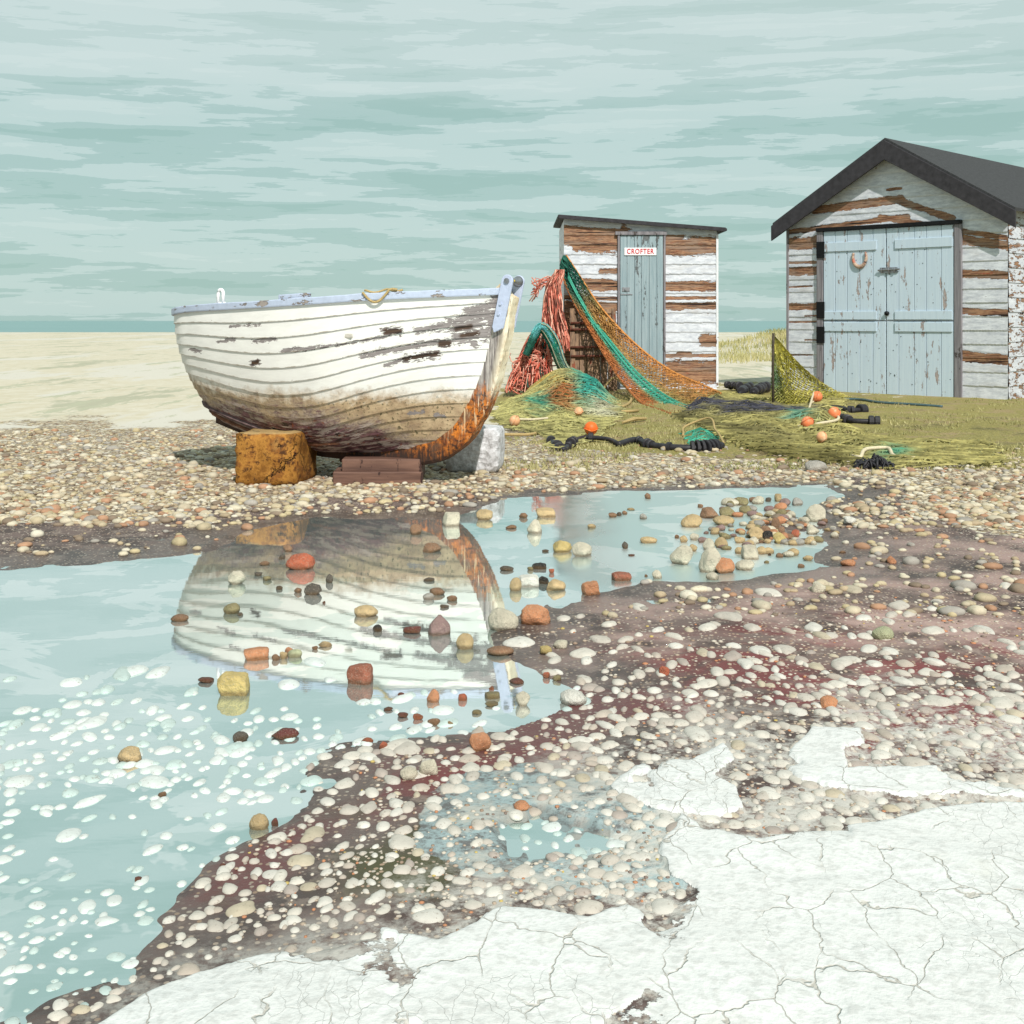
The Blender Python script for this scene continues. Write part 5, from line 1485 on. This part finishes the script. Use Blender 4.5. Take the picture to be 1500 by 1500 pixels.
def pathB(rr):
    a = rr.uniform(-1, 1); e = rr.uniform(.55, 1.0); ph = rr.uniform(0, 6); o_ = rr.uniform(-.3, .3)
    pts = []
    for t_ in np.linspace(0, 1, 14):
        s_ = t_*e; y = 484+s_*92
        wid = 8+27*s_**.75
        px = 791-17*s_+a*wid+2.4*math.sin(ph+t_*(7+4*math.sin(ph*3)))
        pts.append(W(px, y, dB+o_*(.3+s_)-.1*math.sin(ph+t_*5)))
    return pts
mb = strands(800, pathB, .0072, PINKS+[lin(196, 84, 64, 1.1), lin(56, 92, 82)], 4)
for q in range(60):
    rr = random.Random(q+150); c = W(rr.uniform(752, 802), rr.uniform(520, 570), dB-.25); ph = rr.uniform(0, 6); s_ = rr.uniform(.06, .16)
    mb.tube([c+np.array([s_*math.cos(ph+t_*4)+.1*t_, -.06*math.sin(t_*3), s_*.7*math.sin(ph+t_*4)]) for t_ in np.linspace(0, 1, 10)], .008, 4, Col=np.array(PINKS[q % 5]))
tag(mb.build('rope_bundle', MT['twine']), 'red frayed rope bundle piled on the ground right of the boat stem', 'rope bundle')
# teal net thrown over the bundle
mb = MB(); nu, nv = 26, 70
for ly in range(3):
    tv = np.linspace(0, 1, nv)
    cxp = cub([0, .25, .45, .7, 1], [770, 792, 808, 826, 862], tv); cyp = cub([0, .25, .45, .7, 1], [520, 480, 497, 540, 575], tv)
    wv = cub([0, .25, .45, .7, 1], [5, 7, 9, 8, 14], tv)
    uu = np.linspace(-1, 1, nu)[:, None]+(rng.random((nu, nv))-.5)*.12
    nx = np.gradient(cyp); ny = -np.gradient(cxp); nn = np.hypot(nx, ny); nx, ny = nx/nn, ny/nn
    px = cxp[None]+uu*wv[None]*nx[None]; py = cyp[None]+uu*wv[None]*ny[None]
    d_ = dB-.36-.1*(1-uu**2)-ly*.03+.0*px-1.2*sm(tv, .7, 1)[None]
    P = np.stack([(px-HX)/F_*d_, d_*np.ones_like(px), np.maximum(H_-(py-HY)/F_*d_, .05)], -1)
    T3 = tv[None]*np.ones_like(uu)
    c = blend(px, [(sm(fbm(uu*2, T3*5, 33), .5, .6)*.8, lin(110, 184, 190, 1.1)), (sm(T3, .5, .75)*.6, lin(140, 134, 100, 1.1)), (1-sm(T3, .1, .2), GREEN)], lin(44, 132, 112, 1.1))
    net_grid(mb, P, c*(.45+.9*rng.random(px.shape)[..., None]), .0055)
for off in (-.5, .3, .8):
    pts = [W(cxp[i]+off*wv[i]*nx[i], cyp[i]+off*wv[i]*ny[i], dB-.5-1.2*sm(tv[i], .7, 1)) for i in range(18, nv, 3)]
    for p in pts: p[2] = max(p[2], .06)
    mb.tube(pts, .008, 5, Col=np.array(PALE)*.6)
tag(mb.build('fishing_net', MT['twine'], smooth=False), 'teal net twisted over the red rope bundle', 'fishing net')

# ------------------------------------------------------------------ hatch leaning on the hut
hx0, hx1 = (838-HX)/F_*16.8, (899-HX)/F_*16.8
hat = empty('wooden_hatch', (hx0, 16.75, .05), 'old brown wooden hatch with rusty bars leaning on the hut', 'hatch')
lean = Fr((hx0, 16.62, .02), (1, 0, 0), (0, -1, 0)); hw = hx1-hx0; hh = 1.13
def lbox(mb, t0, t1, o0, o1, z0, z1):
    P = [lean.p(t, o-.26*z/hh, z) for z in (z0, z1) for (t, o) in ((t0, o0), (t1, o0), (t1, o1), (t0, o1))]; mb.box8(P)
mb = MB(); n = 6
for q in range(n): lbox(mb, hw*q/n+.004, hw*(q+1)/n-.004, 0, .03+.006*(q % 2), .015*(q % 3), hh-.02*((q*2) % 3))
under(hat, mb.build('boards', MT['hatch'], smooth=False, bevel=.004))
mb = MB(); lbox(mb, -.03, .035, .0, .06, 0, hh+.02); lbox(mb, hw-.03, hw+.03, 0, .06, 0, hh+.02); lbox(mb, .036, hw-.031, .002, .058, hh-.05, hh+.01)
under(hat, mb.build('frame', MT['hatch'], smooth=False, bevel=.004))
for zz in (.50, .62, .86, .95):
    mb = MB(); mb.tube([lean.p(-.02, .075-.26*zz/hh, zz), lean.p(hw*.5, .08-.26*zz/hh, zz+.005), lean.p(hw+.02, .075-.26*zz/hh, zz)], .018, 6)
    under(hat, mb.build('iron_bar', MT['rust']))

# ------------------------------------------------------------------ floats
UV = []
def buoy(px, py, rpx, mat, label, lift=.045):
    g_ = G(px, py+rpx*.85); r_ = rpx/F_*g_[1]
    th = np.linspace(0, math.pi, 17); ph = np.linspace(0, 2*math.pi, 33)
    P = np.array([[(math.sin(a)*math.cos(b), math.sin(a)*math.sin(b), math.cos(a)*1.0) for b in ph] for a in th])*r_
    b = empty('net_float', (g_[0], g_[1]+r_*.6, g_[2]+r_*.95+lift), label, 'float', None)
    mb = MB(); mb.grid(P)
    s_ = mb.build('shell', mat, b)
    mb = MB(); mb.tube([(r_*1.06*math.cos(a), r_*.10*math.sin(3*a), r_*1.06*math.sin(a)) for a in np.linspace(0, 2*math.pi, 20)], r_*.07, 5)
    mb.build('moulded_seam', mat, b)
    mb = MB(); mb.tube([(0, 0, r_*.9), (0, 0, r_*1.12)], [r_*.24, r_*.16], 10); mb.build('eyelet', MT['rubber'], b)
    b.rotation_euler = (random.uniform(-1.9, 1.9), random.uniform(-.8, .8), random.uniform(0, 3))
    return b
buoy(866, 637, 10, MT['buoyhot'], 'bright orange float on the black rubber rope before the net heap')
buoy(754, 625, 8, MT['buoypale'], 'faded orange float on the net nearest the white block')
buoy(848, 612, 6.5, MT['buoypale'], 'small faded float half hidden in the net heap')
buoy(1198, 588, 8, MT['buoy'], 'salmon float at the foot of the olive net tent')
buoy(1184, 628, 9, MT['buoy'], 'salmon float at the left end of the pale rope')
buoy(1223, 614, 9, MT['buoy'], 'salmon float beside the black disc rods near the shed door')
buoy(1205, 650, 8, MT['buoypale'], 'salmon float caught under the spread net')

# ------------------------------------------------------------------ black rubber ground gear
def gear(path_px, r, discs, label, name='ground_gear', group=None, lift=.02):
    pts = [G(*p[:2])+np.array([0, 0, lift+(p[2] if len(p) > 2 else 0)]) for p in path_px]
    pts = np.array(pts); s_ = np.concatenate([[0], np.cumsum(np.linalg.norm(np.diff(pts, axis=0), axis=1))]); s_ /= s_[-1]
    tt = np.linspace(0, 1, 40); cur = np.stack([cub(s_, pts[:, q], tt) for q in range(3)], 1)
    root = empty(name, cur[0], label, 'fishing gear', group)
    mb = MB(); mb.tube(cur, r, 8); under(root, mb.build('core_rope', MT['rubber']))
    for (f, R_, th) in discs:
        c = np.array([np.interp(f, tt, cur[:, q]) for q in range(3)]); c2 = np.array([np.interp(min(f+.02, 1), tt, cur[:, q]) for q in range(3)]); c1 = np.array([np.interp(max(f-.02, 0), tt, cur[:, q]) for q in range(3)])
        d_ = (c2-c1)/np.linalg.norm(c2-c1)
        mb = MB(); mb.tube([c-d_*th/2, c-d_*th*.4, c+d_*th*.4, c+d_*th/2], [R_*.85, R_, R_, R_*.85], 14)
        under(root, mb.build('rubber_disc', MT['rubber'], smooth=False))
    return root
gear([(905, 655, 0), (930, 650, .01), (960, 657, 0), (1000, 660, 0), (1030, 660, .0), (1058, 656, 0)], .026, [(.28, .034, .03), (.42, .045, .03), (.46, .04, .03), (.60, .04, .03)]+[(.74+.03*q, .058+.004*(q % 2), .026) for q in range(7)], 'long black rubber gear rope ending in a stack of discs')
gear([(806, 648, 0), (826, 662, 0), (842, 652, .015), (862, 647, .015), (885, 648, .01), (905, 653, 0)], .018, [(.03, .04, .05), (.2, .05, .06), (.27, .045, .05), (.5, .03, .03), (.58, .042, .03), (.62, .042, .03), (.8, .04, .04)], 'black rubber gear rope with discs below the bright orange float')
def bobbins(pts, R_, n, label):
    a, b = G(*pts[0]), G(*pts[1]); a[2] += R_; b[2] += R_
    root = empty('bobbin_stack', (a+b)/2, label, 'fishing gear', 'heaped stacks of black bobbins')
    mb = MB(); mb.tube([a+(a-b)*.05, b+(b-a)*.05], R_*.3, 8); under(root, mb.build('core_rope', MT['rubber']))
    d_ = (b-a)/n; th = np.linalg.norm(d_)*.62; u_ = d_/np.linalg.norm(d_)
    for q in range(n):
        c = a+d_*(q+.5); mb = MB(); R2 = R_*random.uniform(.72, 1.12); c = c+np.array([random.uniform(-.012, .012), 0, random.uniform(-.015, .02)]); mb.tube([c-u_*th/2, c-u_*th*.38, c+u_*th*.38, c+u_*th/2], [R2*.8, R2, R2, R2*.8], 12)
        under(root, mb.build('rubber_disc', MT['rubber'], smooth=False))
bobbins([(1064, 571), (1086, 573)], .062, 5, 'leftmost stack of black bobbins beyond the net, left of the stake')
bobbins([(1084, 583), (1100, 572)], .062, 5, 'middle stack of black bobbins beyond the net, crossing the left one')
bobbins([(1104, 582), (1126, 573)], .066, 6, 'stack of black bobbins nearest the thin dark stake')
gear([(1200, 601), (1225, 601, .01), (1245, 604, 0), (1266, 603, 0)], .026, [(.1, .04, .05), (.5, .03, .04), (.66, .05, .04), (.72, .05, .04), (.92, .062, .05), (.98, .06, .05)], 'upper black rod with rubber discs lying near the shed door')
gear([(1204, 612), (1230, 615, .01), (1252, 620, 0), (1288, 621, 0)], .026, [(.06, .045, .06), (.3, .035, .05), (.55, .05, .04), (.6, .05, .04), (.92, .058, .05), (.98, .055, .05)], 'lower longer black rod with rubber discs lying near the shed door')

# ------------------------------------------------------------------ ropes and oddments
def rope(path_px, r, mat, label, lift=.02):
    pts = np.array([G(*p[:2])+np.array([0, 0, lift+(p[2] if len(p) > 2 else 0)]) for p in path_px])
    s_ = np.concatenate([[0], np.cumsum(np.linalg.norm(np.diff(pts, axis=0), axis=1))]); s_ /= s_[-1]
    tt = np.linspace(0, 1, 60); cur = np.stack([cub(s_, pts[:, q], tt) for q in range(3)], 1)
    mb = MB(); mb.tube(cur, r, 6); return tag(mb.build('rope', mat), label, 'rope')
rope([(1180, 628), (1172, 630), (1178, 637), (1200, 632, .02), (1222, 628, .02), (1226, 618, .03)], .014, MT['rope'], 'pale rope tying two salmon floats together on the net', .05)
rope([(1196, 592), (1184, 600), (1184, 608), (1192, 594, .1)], .012, MT['rope'], 'pale rope loop below the float at the net tent', .05)
rope([(718, 634), (742, 640), (768, 640), (796, 632)], .014, MT['oldrope'], 'tan rope on the ground right of the white block', .02)
rope([(758, 624), (778, 624), (802, 622)], .012, MT['rope'], 'pale cord running right from the faded float on the net', .06)
rope([(884, 583), (896, 588), (912, 598), (917, 596), (914, 578, .10), (900, 573, .16), (886, 578, .08), (890, 592), (910, 606), (935, 604)], .016, MT['oldrope'], 'stiff tan rope standing in a loop before the hut door', .02)
rope([(1245, 672), (1258, 676), (1275, 669, .03), (1296, 668, .03), (1313, 675), (1340, 678)], .014, MT['rope'], 'pale rope along the near edge of the spread net', .03)
rope([(1000, 641, 0), (1012, 634, .06), (1030, 634, .10), (1048, 642, .05), (1060, 652, 0)], .010, MT['oldrope'], 'thin cord arching over the teal net scrap', .02)
rope([(1212, 586), (1250, 586), (1290, 591), (1340, 594), (1380, 597)], .018, MT['hose'], 'dark grey hose along the foot of the shed door', .01)
region_net('net_scrap', [(1005, 636), (1018, 628), (1040, 630), (1052, 645), (1040, 656), (1010, 652)], .04, lambda px, py, x, y: .06*g2(px, py, 1025, 640, 20, 8), lambda px, py, x, y: blend(px, [], TEAL), 'small teal net scrap behind the disc stack', 1, .004)
mb = MB(); a, b = G(912, 622), G(946, 616); mb.tube([a+np.array([0, 0, .02]), (a+b)/2+np.array([0, 0, .035]), b+np.array([0, 0, .02])], [.012, .022, .014], 6)
tag(mb.build('stick', MT['oldrope'], smooth=False), 'bleached stick lying on the moss before the hut', 'stick')
# black mesh bag
g_ = G(1287, 688); mb = MB(); rr = random.Random(12)
for q in range(150):
    c = np.array(g_)+np.array([rr.uniform(-.11, .11), .06+rr.uniform(-.06, .1), .01]); ph = rr.uniform(0, 6); l_ = rr.uniform(.04, .12); hz = rr.uniform(.02, .085)*(1-abs(c[0]-g_[0])/.16)
    mb.tube([c+np.array([l_*(t_-.5)*math.cos(ph), l_*(t_-.5)*math.sin(ph), hz*math.sin(math.pi*t_)]) for t_ in np.linspace(0, 1, 7)], rr.uniform(.004, .009), 4)
tag(mb.build('mesh_bag', MT['rubber']), 'crumpled black mesh bag lying at the near edge of the spread net', 'bag')

# ------------------------------------------------------------------ dune grass beyond the hut
def tufts(name, spots, label, hgt):
    mb = MB(); rr = np.random.default_rng(17)
    for (x, y, n, sp) in spots:
        for q in range(n):
            bx, by = x+rr.normal(0, sp), y+rr.normal(0, sp*1.6); bz = gz(bx, by)-.02
            h = hgt*rr.uniform(.5, 1.1); l_ = rr.normal(0, .35); l2 = rr.normal(0, .35); w_ = .006*y/18
            p = np.array([bx, by, bz]); side = np.array([w_, 0, 0])
            m1 = p+np.array([l_*h*.35, l2*h*.3, h*.6]); e = p+np.array([l_*h, l2*h, h])
            mb.add([p-side, p+side, m1+side*.7, m1-side*.7, e], [(0, 1, 2, 3)], [(3, 2, 4)])
    return tag(mb.build(name, MT['grass'], smooth=False), label, 'grass', kind='stuff')
sp = []
for q in range(60):
    px = random.uniform(1040, 1160); py = random.gauss(509, 4); 
    if py < 496: continue
    d_ = F_*.96/(py-HY); sp.append(((px-HX)/F_*d_, d_, 10, .34))
for q in range(45):
    px = random.uniform(1055, 1140); py = random.gauss(527, 3); d_ = F_*.96/(py-HY); sp.append(((px-HX)/F_*d_, d_, 9, .2))
for q in range(110): sp.append((9.2+random.gauss(0, .8), 41+random.gauss(-2, 1.6), 14, .3))
tufts('dune_grass', sp, 'pale green dune grass on the sand between hut and shed', .22)
# short moss tufts round the sheds
mb = MB(); rr = np.random.default_rng(23)
for q in range(5200):
    px = rr.uniform(742, 1500); py = 576+112*rr.random()**.8
    d_ = F_*.97/(py-HY); x = (px-HX)/F_*d_
    if vn(x*1.6, d_*1.6, 9) < .42: continue
    z = gz(x, d_)-.003
    for b_ in range(3):
        h = rr.uniform(.012, .04); a = rr.uniform(0, 6.28); bx, by = x+rr.normal(0, .02), d_+rr.normal(0, .03)
        s_ = np.array([math.cos(a), math.sin(a), 0])*.006; e = np.array([bx, by, z+h])+np.array([rr.normal(0, .012), rr.normal(0, .012), 0])
        mb.add([np.array([bx, by, z])-s_, np.array([bx, by, z])+s_, e], T=[(0, 1, 2)])
tag(mb.build('short_grass', MT['grass'], smooth=False), 'short yellowed grass and moss around the nets', 'grass', kind='stuff')

# ------------------------------------------------------------------ light, sky, camera
sc = bpy.context.scene
az = math.atan2(.27, -.96); el = R(43)
to_sun = Vector((math.sin(az)*math.cos(el), math.cos(az)*math.cos(el), math.sin(el)))
sun = bpy.data.lights.new('sun', 'SUN'); sun.energy = 4.3; sun.angle = R(.6); sun.color = (1., .955, .89)
so = bpy.data.objects.new('sun', sun); C.objects.link(so); so.rotation_euler = (-to_sun).to_track_quat('-Z', 'Y').to_euler()
wd = bpy.data.worlds.new('World'); sc.world = wd; wd.use_nodes = True
nt = wd.node_tree; nt.nodes.clear(); Lk = nt.links.new
def nd(t, **kw):
    x = nt.nodes.new(t)
    for k_, v_ in kw.items(): setattr(x, k_, v_)
    return x
def mth(op, a, b=0.):
    x = nd('ShaderNodeMath', operation=op)
    for i, v_ in enumerate((a, b)):
        if isinstance(v_, bpy.types.NodeSocket): Lk(v_, x.inputs[i])
        else: x.inputs[i].default_value = v_
    return x.outputs[0]
tc = nd('ShaderNodeTexCoord'); sp_ = nd('ShaderNodeSeparateXYZ'); Lk(tc.outputs['Generated'], sp_.inputs[0])
X_, Y_, Z_ = sp_.outputs
azm = mth('ARCTAN2', X_, Y_); elv = mth('ARCSINE', Z_)
cmb = nd('ShaderNodeCombineXYZ'); Lk(mth('MULTIPLY', azm, 4.6), cmb.inputs[0]); Lk(mth('MULTIPLY', elv, 50.), cmb.inputs[1])
nz = nd('ShaderNodeTexNoise'); Lk(cmb.outputs[0], nz.inputs['Vector']); nz.inputs['Scale'].default_value = 1.; nz.inputs['Detail'].default_value = 7; nz.inputs['Roughness'].default_value = .62; nz.inputs['Distortion'].default_value = .15
cr = nd('ShaderNodeValToRGB'); Lk(nz.outputs['Fac'], cr.inputs[0])
els = cr.color_ramp.elements
els[0].position = .0; els[0].color = (*lin(164, 198, 190), 1)
els[1].position = 1.; els[1].color = (*lin(206, 226, 220), 1)
for p_, c_ in ((.405, lin(167, 201, 194)), (.41, lin(177, 208, 202)), (.494, lin(178, 208, 203)), (.498, lin(199, 223, 219)), (.60, lin(200, 223, 219)), (.604, lin(207, 228, 224))):
    e_ = els.new(p_); e_.color = (*c_, 1)
# a paler cloud sheet higher up
hi = nd('ShaderNodeMapRange'); hi.interpolation_type = 'SMOOTHSTEP'
Lk(mth('ADD', elv, mth('MULTIPLY', mth('SUBTRACT', nz.outputs['Fac'], .5), .06)), hi.inputs[0]); hi.inputs[1].default_value = .150; hi.inputs[2].default_value = .215; hi.inputs[3].default_value = 0; hi.inputs[4].default_value = .42
hi2 = nd('ShaderNodeMapRange'); hi2.interpolation_type = 'SMOOTHSTEP'; Lk(elv, hi2.inputs[0]); hi2.inputs[1].default_value = .27; hi2.inputs[2].default_value = .40; hi2.inputs[3].default_value = 1; hi2.inputs[4].default_value = .35
mx = nd('ShaderNodeMix', data_type='RGBA'); Lk(mth('MULTIPLY', hi.outputs[0], hi2.outputs[0]), mx.inputs[0]); Lk(cr.outputs[0], mx.inputs[6]); mx.inputs[7].default_value = (*lin(228, 240, 237), 1)
sky = nd('ShaderNodeTexSky', sky_type='NISHITA'); sky.sun_disc = False; sky.sun_elevation = el; sky.sun_rotation = az
b1 = nd('ShaderNodeBackground'); Lk(sky.outputs[0], b1.inputs[0]); b1.inputs[1].default_value = .07
b2 = nd('ShaderNodeBackground'); Lk(mx.outputs[2], b2.inputs[0]); b2.inputs[1].default_value = .93
ms = nd('ShaderNodeMixShader'); ms.inputs[0].default_value = .88; Lk(b1.outputs[0], ms.inputs[1]); Lk(b2.outputs[0], ms.inputs[2])
out = nd('ShaderNodeOutputWorld'); Lk(ms.outputs[0], out.inputs[0])

cam = bpy.data.cameras.new('camera'); cam.sensor_width = 36; cam.lens = 36*F_/1500; cam.shift_y = -(750-HY)/1500; cam.clip_start = .05; cam.clip_end = 40000
co = bpy.data.objects.new('camera', cam); C.objects.link(co); co.location = (0, 0, H_); co.rotation_euler = (R(90), 0, 0)
sc.camera = co
sc.view_settings.view_transform = 'Standard'; sc.view_settings.look = 'None'; sc.view_settings.gamma = 1; sc.view_settings.exposure = .08; sc.view_settings.use_curve_mapping = False
sc.cycles.max_bounces = 8
